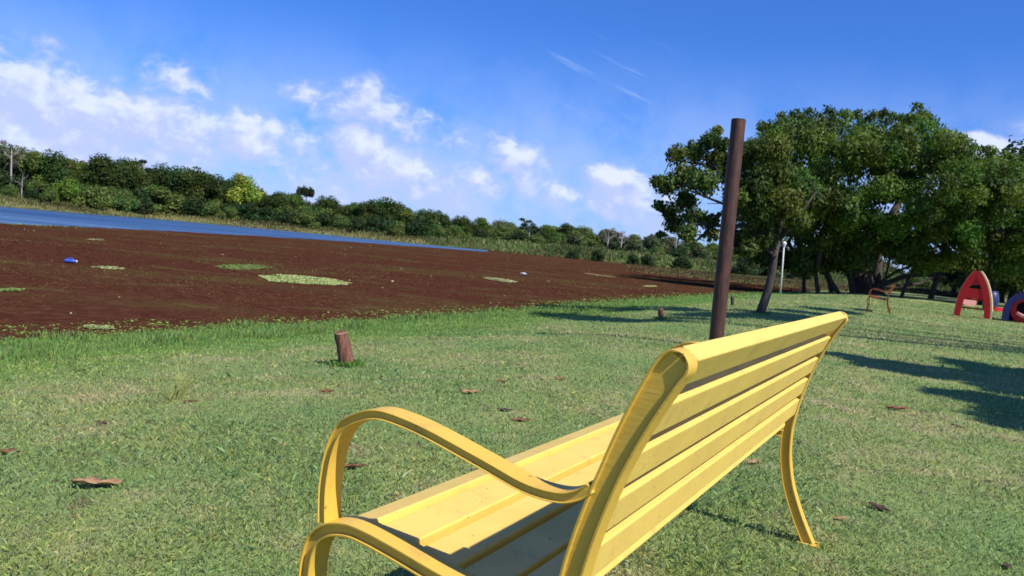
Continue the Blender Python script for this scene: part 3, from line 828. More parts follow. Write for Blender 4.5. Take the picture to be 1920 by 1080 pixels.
# reeds and bank grass on the far side
def reeds(n, pxs, y0, y1, hmin, hmax, cols, name, label, smin=-0.8):
    px = rng.uniform(pxs[0], pxs[1], n); Y = rng.uniform(y0, y1, n)
    u = (px - 960) / F; x = u * Y * 1.02
    s = sdist(x, Y); k = (s > smin) & (s < 34) & (Y > 60) & (rng.random(n) < (np.clip((px - pxs[0]) / 260, 0, 1) ** 1.3 if smin < -5 else 1)); x, Y, s = x[k], Y[k], s[k]
    z = np.maximum(height(x, Y), ZL); m_ = len(x)
    c = np.array(cols)[rng.integers(0, len(cols), m_)] * rng.uniform(.7, 1.3, (m_, 1))
    pt = (0.5 + vnoise(x, Y, .12))[:, None]
    h = rng.uniform(hmin, hmax, m_) * np.clip(.35 + s / 8, .35, 1) * (.6 + .7 * vnoise(x, Y, .3))
    tag(tris(x, Y, z, h, np.full(m_, .16) * rng.uniform(.6, 1.4, m_), rng.uniform(.05, .5, m_), c * pt, name, M['plain_leaf']), label, 'reeds', kind='stuff')
reeds(90000, (800, 1900), 110, 160, .5, 1.25, [(.08, .14, .035), (.11, .15, .04), (.13, .15, .05), (.07, .13, .03), (.22, .20, .10)], 'marsh_reeds', 'green and tan reed marsh at the right end of the lake')
reeds(60000, (-160, 900), 84, 150, .3, .75, [(.16, .16, .055), (.21, .16, .075), (.12, .14, .04), (.10, .13, .035)], 'bank_grass', 'pale dry grass along the far bank under the wood')

reeds(60000, (1150, 1800), 66, 128, .12, .5, [(.11, .11, .04), (.15, .12, .05), (.09, .11, .03), (.13, .07, .035)], 'marsh_grass', 'olive and tan low marsh grass over the far right part of the lake', -80)

# ---- leaning tree by the pole (19 m away)
LB = hit(1425, 589)
def lp(px, py, dy=0.0):
    q = at(px, py, LB.y + dy)
    return q - LB
lean = empty('leaning_tree', LB)
tag(lean, 'leaning tree with slim grey trunk just right of the rusty pole', 'tree')
b = MB()
fork_ = lp(1452, 478)
b.tube([lp(1421, 602), lp(1427, 583), lp(1440, 545), lp(1448, 510), fork_, lp(1462, 440, .2)], [.13, .095, .085, .08, .07, .05], 10)
LIMBS = [[(1450, 470), (1425, 420), (1382, 392), (1330, 372), (1275, 350)], [(1425, 420), (1370, 425), (1310, 420), (1265, 425)], [(1452, 465), (1430, 390), (1395, 320), (1350, 275)], [(1458, 450), (1470, 380), (1455, 300)], [(1460, 450), (1500, 400), (1530, 360)], [(1450, 478), (1425, 458), (1408, 462)], [(1395, 320), (1330, 310), (1260, 300)], [(1350, 400), (1320, 440), (1300, 455)]]
for q, L in enumerate(LIMBS):
    dd = [0, -.3, .5, .3, -.4, -.2, .6, -.3][q]
    b.tube([lp(x_, y_, dd * k / (len(L) - 1)) for k, (x_, y_) in enumerate(L)], list(np.linspace(.055, .012, len(L))), 6)
for q in range(46):
    L = LIMBS[q % len(LIMBS)]; k = random.randrange(1, len(L)); s0 = lp(*L[k])
    e = s0 + Vector((random.uniform(-.6, .6), random.uniform(-.6, .6), random.uniform(-.3, .5)))
    b.tube([s0, s0.lerp(e, .5) + Vector((0, 0, .06)), e], [.016, .011, .005], 4)
link('trunk', b.mesh('trunk', M['bark'], True), lean)
LC = [(1250, 345, 24), (1285, 330, 30), (1270, 290, 22), (1305, 285, 26), (1335, 262, 20), (1345, 300, 30), (1320, 340, 30), (1285, 375, 22), (1255, 395, 20), (1300, 405, 24), (1265, 420, 22), (1290, 437, 20), (1330, 415, 20), (1335, 440, 14),
      (1375, 330, 30), (1400, 290, 32), (1380, 370, 22), (1415, 350, 34), (1430, 400, 34), (1455, 330, 38), (1460, 420, 22), (1450, 280, 34), (1420, 440, 28), (1405, 465, 20), (1425, 480, 16), (1470, 380, 36), (1495, 412, 24), (1500, 350, 36), (1440, 450, 20), (1232, 340, 14), (1235, 385, 12), (1345, 245, 11), (1355, 270, 16), (1240, 440, 10)]
cen = []; rad = []
random.seed(5)
for (x_, y_, r_) in LC:
    dpt = random.uniform(-.55, .55)
    q = lp(x_, y_, dpt); cen.append(tuple(q)); rad.append(r_ * 1.02 / F * LB.y)
link('crown', crownmesh('crown', cen, rad, 34000, .072, (0.078, 0.114, 0.022), flatz=.85, shell=.1, lobevar=.35, droop=.6), lean)

# ---- the great shade tree
BG = at(1622, 549, 50); BG.z = gz(BG.x, BG.y)
def bp(px, py, dy=0.0): return at(px, py, 50 + dy) - BG
big = empty('shade_tree', BG)
tag(big, 'huge spreading shade tree with many dark trunks right of the pole', 'tree')
b = MB(); random.seed(8)
b.tube([bp(1622, 556), bp(1618, 530), bp(1612, 490), bp(1600, 440), bp(1590, 380)], [.85, .62, .55, .5, .3], 12)
b.tube([bp(1645, 556, 1), bp(1642, 520, 1), bp(1645, 480, 1), bp(1660, 430, 1), bp(1690, 370, 1)], [.5, .38, .32, .3, .2], 10)
TR = [[(1600, 552), (1590, 510), (1560, 470), (1530, 440)], [(1575, 549), (1560, 530), (1548, 500), (1545, 465)],
      [(1630, 553), (1632, 500), (1625, 440)], [(1655, 552), (1665, 500), (1680, 450)], [(1508, 545), (1507, 515), (1505, 495), (1520, 465)], [(1508, 505), (1492, 488), (1480, 470)], [(1640, 538), (1670, 528), (1700, 518), (1740, 516), (1775, 522)], [(1650, 530), (1680, 510), (1720, 495), (1770, 480)],
      [(1690, 550), (1705, 520), (1725, 490), (1740, 455)], [(1745, 552), (1760, 515), (1790, 480)], [(1800, 552), (1815, 500), (1835, 460)], [(1840, 555), (1850, 510), (1870, 460)], [(1535, 548), (1530, 520), (1525, 480)], [(1612, 553), (1608, 510), (1570, 455)],
      [(1870, 556), (1862, 515), (1880, 470)], [(1560, 549), (1552, 520), (1535, 505), (1515, 495)], [(1660, 540), (1700, 535), (1735, 528), (1760, 500)]]
for q, L in enumerate(TR):
    d0_ = random.uniform(-2.5, 3.0)
    pts = [bp(x_, y_, d0_) for x_, y_ in L]
    if L[0][1] > 540: pts[0].z = gz(pts[0].x + BG.x, pts[0].y + BG.y) - BG.z - .1
    pts = [Vector(p_) for p_ in spline(pts, 3)]
    r0 = random.uniform(.07, .19)
    b.tube(pts, list(np.linspace(r0, r0 * .55, len(pts))), 7)
for q in range(60):
    x_ = random.uniform(1490, 1890); y_ = random.uniform(440, 500); d_ = random.uniform(-4, 4)
    b.tube([bp(x_, y_, d_), bp(x_ + random.uniform(-25, 25), y_ - 30, d_), bp(x_ + random.uniform(-50, 50), y_ - 60, d_)], [.16, .12, .05], 5)
link('trunk', b.mesh('trunk', M['bark'], True), big)
cen = []; rad = []; random.seed(17)
top_pts = [(1385, 300), (1400, 262), (1440, 232), (1475, 215), (1510, 212), (1545, 205), (1580, 212), (1620, 208), (1660, 206), (1700, 212), (1722, 203), (1760, 232), (1790, 240), (1815, 262), (1850, 275), (1880, 290), (1920, 300), (1960, 315), (2010, 340), (2060, 370), (2100, 400)]
def topy(x_): return float(np.interp(x_, [p_[0] for p_ in top_pts], [p_[1] for p_ in top_pts]))
for (x_, y_) in top_pts:
    r_ = random.uniform(16, 28)
    cen.append(tuple(bp(x_, y_ + r_ * .9, random.uniform(-3, 4)))); rad.append(r_ / F * 50)
for k in range(60):
    x_ = random.uniform(1385, 2000); r_ = random.uniform(7, 13)
    cen.append(tuple(bp(x_, topy(x_) - random.uniform(-14, 4), random.uniform(-4, 2)))); rad.append(r_ / F * 50)
for k in range(540):
    x_ = random.uniform(1385, 2110); t0 = topy(x_) + 22
    bot = float(np.interp(x_, [1385, 1430, 1500, 1600, 1700, 1800, 2110], [460, 496, 505, 496, 498, 510, 520]))
    f_ = random.random(); y_ = t0 + (bot - t0) * f_
    dep = 9.5 * math.sqrt(max(0, 1 - ((x_ - 1740) / 400) ** 2)) * (.45 + .55 * math.sin(math.pi * min(1, .25 + f_ * .75)))
    side = -1 if random.random() < .68 else 1
    r_ = random.uniform(15, 33)
    cen.append(tuple(bp(x_, min(y_, bot - r_ * .3), side * dep * random.uniform(.3, 1)))); rad.append(r_ / F * 50)
link('crown', crownmesh('crown', cen, rad, 260000, .18, (0.086, 0.136, 0.024), shell=.2, lobevar=.5, droop=.7, flatz=.8), big)

# trees behind and to the right of it
random.seed(31)
for (px, py, Y, ki, wf, lab) in [(1900, 262, 66, K_D[0], .95, 'tall dark tree rising behind the shade tree at the right edge'), (1790, 470, 72, K_D[1], 2.2, 'low dark thicket tree behind the trunks of the shade tree'),
                             (1960, 400, 62, K_M[1], 1.3, 'green tree behind the playground at the right edge'), (1880, 480, 64, K_D[2], 2.0, 'dark bushy tree behind the red play frame')]:
    p = at(px, hor(px), Y); z_ = gz(p.x, Y); hgt = (hor(px) - py) / F * Y + HC - z_
    r_ = put_tree(ki, p.x, Y, z_, hgt / 6.0, wf, 'park_tree', lab, 'tree')

# ---- trees standing to the right of the camera, out of the frame: they throw the shade on the lawn
def shade_tree(base, blobs, label, leaves, size=.16, dens_=1.0):
    """blobs: shade spots on the lawn (photo x, y, radius m, height m); each is a clump of the crown on the sun's side of its spot"""
    root = empty('lawn_tree', (base[0], base[1], gz(*base))); z0 = gz(*base)
    tag(root, label, 'tree')
    cs = []; rs = []
    b = MB()
    mean = Vector((0, 0, 0))
    for (px, py, r_, h_) in blobs:
        r_ = r_ * dens_
        g_ = hit(px, py)
        c = Vector((g_.x + SX * h_, g_.y + SY * h_, g_.z + h_)) - Vector((base[0], base[1], z0))
        cs.append(tuple(c)); rs.append(r_); mean += c / len(blobs)
    b.tube([(0, 0, -.2), (0.1, .1, mean.z * .35), (mean.x * .15, mean.y * .15, mean.z * .6)], [.34, .24, .2], 10)
    top = Vector((mean.x * .15, mean.y * .15, mean.z * .6))
    for c, r_ in zip(cs, rs):
        c = Vector(c)
        b.tube([top - Vector((0, 0, .4)), top.lerp(c, .5) + Vector((0, 0, .15)), c], [.12, .07, .025], 6)
    link('trunk', b.mesh('trunk', M['bark'], True), root)
    link('crown', crownmesh('crown', cs, rs, leaves, size, (0.055, 0.095, 0.026), shell=.1, flatz=.6, droop=.4), root)
blobs = [(1570, 664, .13, 5.2), (1600, 670, .17, 5.2), (1640, 678, .22, 5.3), (1690, 685, .26, 5.3), (1740, 694, .28, 5.4), (1790, 700, .3, 5.4), (1840, 708, .32, 5.5), (1890, 714, .34, 5.5), (1650, 688, .2, 5.2), (1720, 700, .22, 5.3),
         (1800, 678, .16, 5.8), (1830, 688, .2, 5.8), (1870, 698, .24, 5.8), (1915, 700, .3, 5.8), (1790, 742, .16, 5.0), (1830, 745, .24, 5.0), (1880, 752, .3, 5.0), (1920, 765, .3, 5.0), (1890, 798, .1, 4.6), (1915, 800, .14, 4.6), (1960, 790, .3, 4.8), (1960, 740, .4, 5.2), (1990, 710, .4, 5.5), (2040, 740, .5, 5.4)]
shade_tree((12.5, 4.0), blobs, 'leafy lawn tree right of the bench, its shade falling across the lawn', 60000, .17, 1.45)

blobs = [(1035, 590, .35, 9), (1070, 594, .45, 9), (1110, 598, .5, 9), (1150, 601, .35, 9), (1190, 602, .22, 9), (1240, 601, .25, 8.8), (1285, 597, .35, 8.6), (1320, 592, .5, 8.4), (1360, 590, .6, 8.2),
         (1400, 592, .6, 8.2), (1440, 594, .7, 8), (1480, 592, .7, 8), (1520, 587, .7, 8), (1555, 582, .6, 8), (1400, 583, .4, 8.2), (1600, 580, .3, 8)]
shade_tree((15.5, 9.0), blobs, 'tall lawn tree to the right of the view, shading the ground around the leaning tree', 42000, .22, 1.1)

# ------------------------------------------------------------------ pole, posts, lamp
pb = hit(1341, 655)
def tilted_post(name, label, cat, base, top_px, r0, r1, mat_, n=20, cap=True):
    """top_px: where the top centre stands, at the same distance as the base"""
    T_ = at(top_px[0], top_px[1], base.y)
    root = link(name, None) if False else None
    b = MB(); d = T_ - base
    rings = []
    steps = 14
    for k in range(steps + 1):
        t = k / steps
        r_ = r0 + (r1 - r0) * t
        rings.append((d * t * 1.0 - (d.normalized() * .15 if k == 0 else Vector((0, 0, 0))), r_ * (1 + random.uniform(-.012, .012))))
    rings.append((d * 1.003, r1 * .93)); rings.append((d * 1.003 - Vector((0, 0, .012)), r1 * .8))
    b.tube([q[0] for q in rings], [q[1] for q in rings], n)
    o = link(name, b.mesh(name, mat_, True, auto=50)); o.location = base
    tag(o, label, cat); return o
pole = tilted_post('wooden_pole', 'tall rusty brown pole standing behind the yellow bench', 'pole', pb, (1385, 225), .080, .077, M['rust'], 24)
random.seed(2)
def stub(px, py, top, r_, label, mat_='redwood', name='log_stub'):
    base = hit(px, py); T_ = at(top[0], top[1], base.y); d = T_ - base
    b = MB(); pts = []; rd = []
    for k in range(9):
        t = k / 8; pts.append(d * t + Vector((random.uniform(-.004, .004), random.uniform(-.004, .004), -0.05 if k == 0 else 0))); rd.append(r_ * (1.05 - .1 * t + random.uniform(-.05, .05)))
    pts.append(d * 1.02); rd.append(r_ * .72)
    b.tube(pts, rd, 12)
    root = empty(name, base); tag(root, label, 'wooden post')
    me = b.mesh('post', M[mat_], True, auto=35)
    link('post', me, root)
    if r_ > .04:
        b = MB()
        b.tube([d * 1.0, d * 1.028], [r_ * .86, r_ * .8], 12); link('cut_top', b.mesh('cut_top', M['drypale'], False), root)
    return root
stub(651, 686, (640, 626), .054, 'short weathered red log stub leaning on the lawn near the shore')
stub(1239, 599, (1239, 580), .045, 'small brown log stub left of the rusty pole by the shore')
stub(1374, 573, (1373, 556), .05, 'dark stub post just right of the rusty pole', 'bark')
stub(1483, 549, (1483, 541), .05, 'tiny dark stub post near the white lamp post', 'bark')

lb = hit(1463, 553)
lamp = empty('lamp_post', lb); tag(lamp, 'slim white lamp post with a globe lamp beside the leaning tree', 'lamp post')
T_ = at(1470, 462, lb.y) - lb
b = MB(); b.tube([Vector((0, 0, -.1)), T_ * .5, T_], [.045, .04, .035], 10); link('pole', b.mesh('pole', M['white'], True), lamp)
b = MB(); b.tube([T_, T_ + Vector((0, 0, .05))], [.06, .06], 10); link('collar', b.mesh('collar', M['white'], True), lamp)
b = MB()
gr = []
for t in np.linspace(-1, 1, 9): gr.append((T_ + Vector((0, 0, .14 + .10 * t)), .10 * math.sqrt(max(1 - t * t, .02))))
b.tube([q[0] for q in gr], [q[1] for q in gr], 12); link('globe', b.mesh('globe', M['glass'], True), lamp)

# ------------------------------------------------------------------ the yellow bench
AX = Vector((0.46926, 0.88306, 0)); FWD = Vector((-0.88306, 0.46926, 0))
BO = Vector((1.12954, 2.80539, 0)) - AX * 1.9154          # rear foot of the near end
BL = 1.9154
SPINE = [(-.006, .803), (.006, .785), (.020, .762), (.047, .706), (.075, .636), (.101, .556), (.120, .48), (.131, .41), (.134, .36), (.130, .285), (.114, .205), (.094, .147), (.062, .075), (.022, 0.0)]
ARM = [(.1125, .598), (.130, .584), (.158, .575), (.211, .577), (.287, .597), (.388, .623), (.45, .634), (.495, .636), (.535, .624), (.574, .597), (.595, .548), (.602, .49), (.600, .445), (.597, .42)]
RAIL = [(.145, .376), (.18, .381), (.25, .386), (.344, .402), (.429, .420), (.496, .432), (.541, .434), (.586, .421), (.618, .388), (.629, .33), (.622, .26), (.615, .17), (.622, .08), (.640, 0.0)]
def ibeam(path, t, w, side=0, cap0=False, cap1=False, wb=.0150, lip=.0045, shift=0.0, y0=0.026):
    """I section swept along a profile path in the x (forward) / z plane; y is along the bench"""
    P_ = spline(path, 9)
    P_ = [p + 0.0 for p in P_]
    n = len(P_); secs = []
    acc_ = [0.0]
    for i in range(1, n): acc_.append(acc_[-1] + np.linalg.norm(P_[i] - P_[i - 1]))
    tot = acc_[-1]
    tfun = t if callable(t) else (lambda z_: t)
    def sec(c, nr, tt, lp_):
        tt = max(tt, lp_ + .0006)
        ti = tt - lp_
        pr = [(-tt, -w), (-ti, -w), (-ti, -wb), (ti, -wb), (ti, -w), (tt, -w), (tt, w), (ti, w), (ti, wb), (-ti, wb), (-ti, w), (-tt, w)]
        return [Vector((c[0] + nr[0] * (a + shift), y0 + bb, c[1] + nr[1] * (a + shift))) for a, bb in pr]
    for i in range(n):
        tg = P_[min(i + 1, n - 1)] - P_[max(i - 1, 0)]; tg = tg / np.linalg.norm(tg)
        nr = np.array([-tg[1], tg[0]])
        d0_, d1_ = acc_[i], tot - acc_[i]
        t = tfun(P_[i][1]); tt = t
        if cap0 and d0_ < t: tt = math.sqrt(max(t * t - (t - d0_) ** 2, 0))
        if cap1 and d1_ < t: tt = math.sqrt(max(t * t - (t - d1_) ** 2, 0))
        secs.append(sec(P_[i], nr, tt, lip))
        if i == 0 and cap0:      # extra rings for the round end
            extra = []
            for q in (0.0, .0012, .003, .006, .010):
                c = P_[0] + tg * q; tt2 = math.sqrt(max(t * t - (t - q) ** 2, 0)); extra.append(sec(c, nr, tt2, lip))
            secs = extra
    mb = MB(); mb.sweep(secs); return mb
def slat(cx, cz, tx, tz, half_w, half_t, y0, y1, mat_, name, root, sag=0.0):
    """tx,tz: direction along the board's width in the profile plane"""
    l = math.hypot(tx, tz); tx /= l; tz /= l
    nx, nz_ = -tz, tx
    secs = []
    for k in range(2):
        y_ = (y0, y1)[k]
        secs.append([Vector((cx + tx * a + nx * b_, y_, cz + tz * a + nz_ * b_)) for a, b_ in ((-half_w, -half_t), (half_w, -half_t), (half_w, half_t), (-half_w, half_t))])
    mb = MB(); mb.sweep(secs)
    return link(name, mb.mesh(name, mat_, False, bevel=.003, seg=2), root)
def off(path, t):
    """shift a traced outer edge inwards by t"""
    P_ = [np.array(p) for p in path]; out = []
    for i in range(len(P_)):
        tg = P_[min(i + 1, len(P_) - 1)] - P_[max(i - 1, 0)]; tg = tg / np.linalg.norm(tg)
        nr = np.array([tg[1], -tg[0]]); out.append(tuple(P_[i] + nr * t))
    return out
def make_bench(mat_s, mat_f, label):
    root = empty('park_bench', BO); tag(root, label, 'bench')
    # local axes: x forward (towards the lake), y along the bench away from the camera
    root.rotation_euler = (0, 0, math.atan2(FWD.y, FWD.x))
    # local y must run along +AX: rotate x->FWD gives y->(-AX)?; so mirror by using negative y
    for e in (0, 1):
        mb = ibeam(SPINE, lambda z_: .0175 + .006 * min(max((z_ - .62) / .15, 0), 1), .0215, cap0=True, y0=.0295)
        mb2 = ibeam(off(RAIL, .0118), .0118, .0245, lip=.0036, wb=.017)
        mb.add(mb2.v, mb2.f)
        mb2 = MB(); mb2.box((.025, .026, .004), (.035, .03, .004)); mb.add(mb2.v, mb2.f)
        mb2 = MB(); mb2.box((.635, .026, .004), (.035, .03, .004)); mb.add(mb2.v, mb2.f)
        mb3 = ibeam(off(ARM, .0082), .0082, .0225, lip=.0024, wb=.0175)
        for q in (mb, mb3):
            q.v = [(v[0], -(v[1] + (BL - .052) * e), v[2]) for v in q.v]
        link('side_frame', mb.mesh('side_frame', mat_f, True, bevel=.0016, seg=1, auto=38), root)
        link('armrest', mb3.mesh('armrest', mat_f, True, bevel=.0016, seg=1, auto=38), root)
    y0, y1 = -.0525, -(BL - .0525)
    S = [np.array(p) for p in spline(SPINE, 6)]
    def on_spine(z):
        for i in range(len(S) - 1):
            if S[i][1] >= z >= S[i + 1][1]:
                t = (S[i][1] - z) / (S[i][1] - S[i + 1][1]); tg = S[i] - S[i + 1]
                return S[i] + (S[i + 1] - S[i]) * t, tg / np.linalg.norm(tg)
    for z in (.778, .699, .622, .546, .470):
        c, tg = on_spine(z)
        slat(c[0], c[1], tg[0], tg[1], .0285, .0155, y0, y1, mat_s, 'backrest_slat', root)
    for (d0_, z0_, d1_, z1_) in ((.530, .424, .596, .407), (.437, .412, .518, .416), (.345, .400, .425, .404), (.256, .392, .334, .394), (.168, .392, .246, .390)):
        l = math.hypot(d1_ - d0_, z1_ - z0_); nx, nz_ = (z1_ - z0_) / l, -(d1_ - d0_) / l
        slat((d0_ + d1_) / 2 + nx * .014, (z0_ + z1_) / 2 + nz_ * .014, d1_ - d0_, z1_ - z0_, l / 2, .014, y0, y1, mat_s, 'seat_slat', root)
    slat(.150, .401, .25, 1, .009, .010, y0, y1, mat_s, 'seat_slat', root)
    # two flat steel straps under the seat and behind the back
    return root
bench = make_bench(M['yellow'], M['frame'], 'yellow slatted park bench with curved metal arms facing the lake')
b2 = hit(1648, 588)
bench2 = make_bench(M['orange'], M['orangef'], 'small looking orange brown bench far off on the lawn before the shade tree')
bench2.location = (b2.x - FWD.x * 0.3, b2.y - FWD.y * .3, b2.z)
bench2.rotation_euler.z += R(3.5)

# ------------------------------------------------------------------ playground
def ring_panel(outer, inner, depth, mb, yoff=0.0):
    """flat panel with one hole; outer and inner have the same number of points (x,z)"""
    n = len(outer); V = []
    for y_ in (yoff, yoff + depth):
        V += [Vector((x_, y_, z_)) for x_, z_ in outer] + [Vector((x_, y_, z_)) for x_, z_ in inner]
    Fc = []
    for k in range(n):
        k2 = (k + 1) % n
        Fc.append((k, k2, n + k2, n + k)); Fc.append((2 * n + k, 3 * n + k, 3 * n + k2, 2 * n + k2))
        Fc.append((k, 2 * n + k, 2 * n + k2, k2)); Fc.append((n + k, n + k2, 3 * n + k2, 3 * n + k))
    mb.add(V, Fc)
pa = hit(1792, 592); pc = hit(1852, 599)
tcen = (pa + pc) / 2
TW = 57 / F * tcen.y
TH_ = (598 - 507) / F * tcen.y
rot_t = math.atan2(pc.y - pa.y, pc.x - pa.x)
toy = empty('climbing_frame', tcen, R(-34))
tag(toy, 'red A shaped plastic climbing frame with cream side on the lawn', 'play equipment')
hw = TW / 2 + .02
def prof_w(z_):   # half width of the arch at height z
    t = z_ / TH_
    return hw * (1 - t ** 2.1) ** .72 if t < 1 else 0
leg_w = .17
zs = np.linspace(0, TH_ * .97, 16)
def side_strip(mb, sx, y0, y1, inset=0.0, wl=leg_w):
    secs = []
    for z_ in zs:
        xo = prof_w(z_) - inset; xi = max(xo - wl * (1 + .25 * z_ / TH_), 0.0)
        secs.append([Vector((sx * xo, y0, z_)), Vector((sx * xi, y0, z_)), Vector((sx * xi, y1, z_)), Vector((sx * xo, y1, z_))])
    mb.sweep(secs)
mb = MB()
side_strip(mb, -1, -.05, .05); side_strip(mb, 1, -.05, .05)
z1, z2 = TH_ * .40, TH_ * .60
w1_, w2_ = prof_w(z1) - .12, prof_w(z2) - .12
arch = [(x_, z1 - .10 * (x_ / w1_) ** 4 * 1.0) for x_ in np.linspace(-w1_, w1_, 9)]
poly = arch + [(w2_, z2), (-w2_, z2)]
n = len(poly); V = [Vector((x_, y_, z_)) for y_ in (-.04, .04) for x_, z_ in poly]
mb.add(V, [tuple(range(n)), tuple(range(2 * n - 1, n - 1, -1))] + [(k, n + k, n + (k + 1) % n, (k + 1) % n) for k in range(n)])
z3 = TH_ * .68; w3 = prof_w(z3) - .08
cap = [(-w3, z3), (w3, z3)] + [(prof_w(z_) - .03, z_) for z_ in np.linspace(z3, TH_ * .96, 5)] + [(-(prof_w(z_) - .03), z_) for z_ in np.linspace(TH_ * .96, z3, 5)]
n = len(cap); V = [Vector((x_, y_, z_)) for y_ in (-.035, .035) for x_, z_ in cap]
mb.add(V, [tuple(range(n)), tuple(range(2 * n - 1, n - 1, -1))] + [(k, n + k, n + (k + 1) % n, (k + 1) % n) for k in range(n)])
link('front_panel', mb.mesh('front_panel', M['red'], False), toy)
mb = MB()
for sx in (-1, 1):
    secs = []
    for z_ in zs:
        xo = prof_w(z_) + .004
        fl = .045 if sx > 0 else .006
        secs.append([Vector((sx * (xo + fl), -.045, z_)), Vector((sx * (xo - .012), -.045, z_)), Vector((sx * (xo - .012), .34, z_)), Vector((sx * (xo + fl), .34, z_))])
    m2 = MB(); m2.sweep(secs)
    link('side_shell', m2.mesh('side_shell', M['cream'], True, auto=40), toy)
mb = MB()
for z_ in (.28, .56, .84): mb.box((0, .3, z_ * TH_ / 1.5), (prof_w(z_ * TH_ / 1.5) - .02, .035, .025))
link('rungs', mb.mesh('rungs', M['red'], False, bevel=.008), toy)

q = hit(1915, 606)
toy2 = empty('play_tunnel', q + Vector((.25, .25, 0)), R(-38)); tag(toy2, 'purple domed plastic play tunnel with red front at the right edge', 'play equipment')
ang = np.linspace(0, math.pi, 17)
RT = .62
def arc(r_, zsc=1.0): return [(-r_ * math.cos(a), .25 + r_ * zsc * math.sin(a)) for a in ang]
o_ = [(-RT, 0)] + arc(RT, 1.15) + [(RT, 0)]; i_ = [(-RT + .20, 0)] + [(x_ * .0 + x2, z2) for (x_, _), (x2, z2) in zip(arc(RT), arc(RT - .20, 1.2))] + [(RT - .20, 0)]
mb = MB(); n = len(o_)
V = [Vector((x_, y_, z_)) for y_ in (-.1, 1.1) for lst in (o_, i_) for x_, z_ in lst]
Fc = []
for k in range(n - 1):
    Fc += [(k, k + 1, n + k + 1, n + k), (2 * n + k, 3 * n + k, 3 * n + k + 1, 2 * n + k + 1), (k, 2 * n + k, 2 * n + k + 1, k + 1), (n + k, n + k + 1, 3 * n + k + 1, 3 * n + k)]
mb.add(V, Fc); link('shell', mb.mesh('shell', M['purple'], True, auto=40), toy2)
mb = MB()
po = [(-.42 * math.cos(a), .42 + .46 * math.sin(a)) for a in np.linspace(0, 2 * math.pi, 24, endpoint=False)]
pi_ = [(-.26 * math.cos(a), .46 + .22 * math.sin(a)) for a in np.linspace(0, 2 * math.pi, 24, endpoint=False)]
ring_panel(po, pi_, .05, mb, -.06); link('front_panel', mb.mesh('front_panel', M['red'], False), toy2)
mb = MB(); mb.box((0, .9, .42), (.42, .02, .42)); link('shade_backing', mb.mesh('shade_backing', M['navy'], False), toy2)  # dark sheet added across the tunnel so its opening looks shaded
mb = MB(); mb.tube([(-.22, -.12, .3), (-.08, -.14, .22), (.1, -.14, .2), (.24, -.12, .28)], [.05, .06, .06, .05], 10); link('step', mb.mesh('step', M['pink'], True), toy2)
mb = MB(); mb.tube([(-.1, -.1, .98), (.1, -.1, 1.12), (.35, -.1, 1.15), (.6, -.1, 1.0)], [.05, .07, .07, .05], 10); link('top_bar', mb.mesh('top_bar', M['pink'], True), toy2)
mb = MB()
mb.sweep([[Vector((x_ * s_ + .25, y_, z_)) for x_, z_ in ((-.35, .98), (.0, 1.42), (.35, .98))] for y_, s_ in ((.3, 1), (.85, 1))]); link('roof', mb.mesh('roof', M['red'], False, bevel=.02), toy2)

# small play things behind the frame
q = hit(1868, 575)
def rocker(q, label, body, seatm, sc=1.0):
    root = empty('rocking_toy', q); tag(root, label, 'play equipment'); root.scale = (sc,) * 3
    mb = MB(); prof = [(-.45, .12), (-.3, .02), (0, -.01), (.3, .02), (.45, .12), (.42, .34), (.2, .42), (0, .36), (-.2, .44), (-.38, .5)]
    for y_ in (-.16, .13):
        n = len(prof); V = [Vector((x_, y_ + d_, z_)) for d_ in (0, .03) for x_, z_ in prof]
        mb.add(V, [tuple(range(n)), tuple(range(2 * n - 1, n - 1, -1))] + [(k, n + k, n + (k + 1) % n, (k + 1) % n) for k in range(n)])
    link('side_panel', mb.mesh('side_panel', M[body], False), root)
    mb = MB(); mb.box((0, 0, .27), (.22, .13, .025)); link('seat', mb.mesh('seat', M[seatm], False, bevel=.01), root)
    mb = MB(); mb.tube([(-.3, -.13, .46), (-.3, .13, .46)], .02, 8); link('handle', mb.mesh('handle', M['white'], True), root)
rocker(hit(1815, 573), 'small pink and white rocking toy seen through the red climbing frame', 'pink', 'white', .8)
rocker(hit(1874, 585), 'small red rocking toy between the climbing frame and the purple tunnel', 'red', 'cream', .45)
q = hit(1862, 582)
root = empty('play_barrel', q + Vector((.3, .8, 0))); tag(root, 'dark navy plastic play barrel standing behind the red climbing frame', 'play equipment')
mb = MB(); mb.tube([(0, 0, 0), (0, 0, .08), (0, 0, .4), (0, 0, .75), (0, 0, .82)], [.27, .3, .34, .3, .24], 18); link('body', mb.mesh('body', M['navy'], True, auto=60), root)
mb = MB(); mb.tube([(0, 0, .80), (0, 0, .86)], [.27, .25], 18); link('rim', mb.mesh('rim', M['purple'], True, auto=50), root)

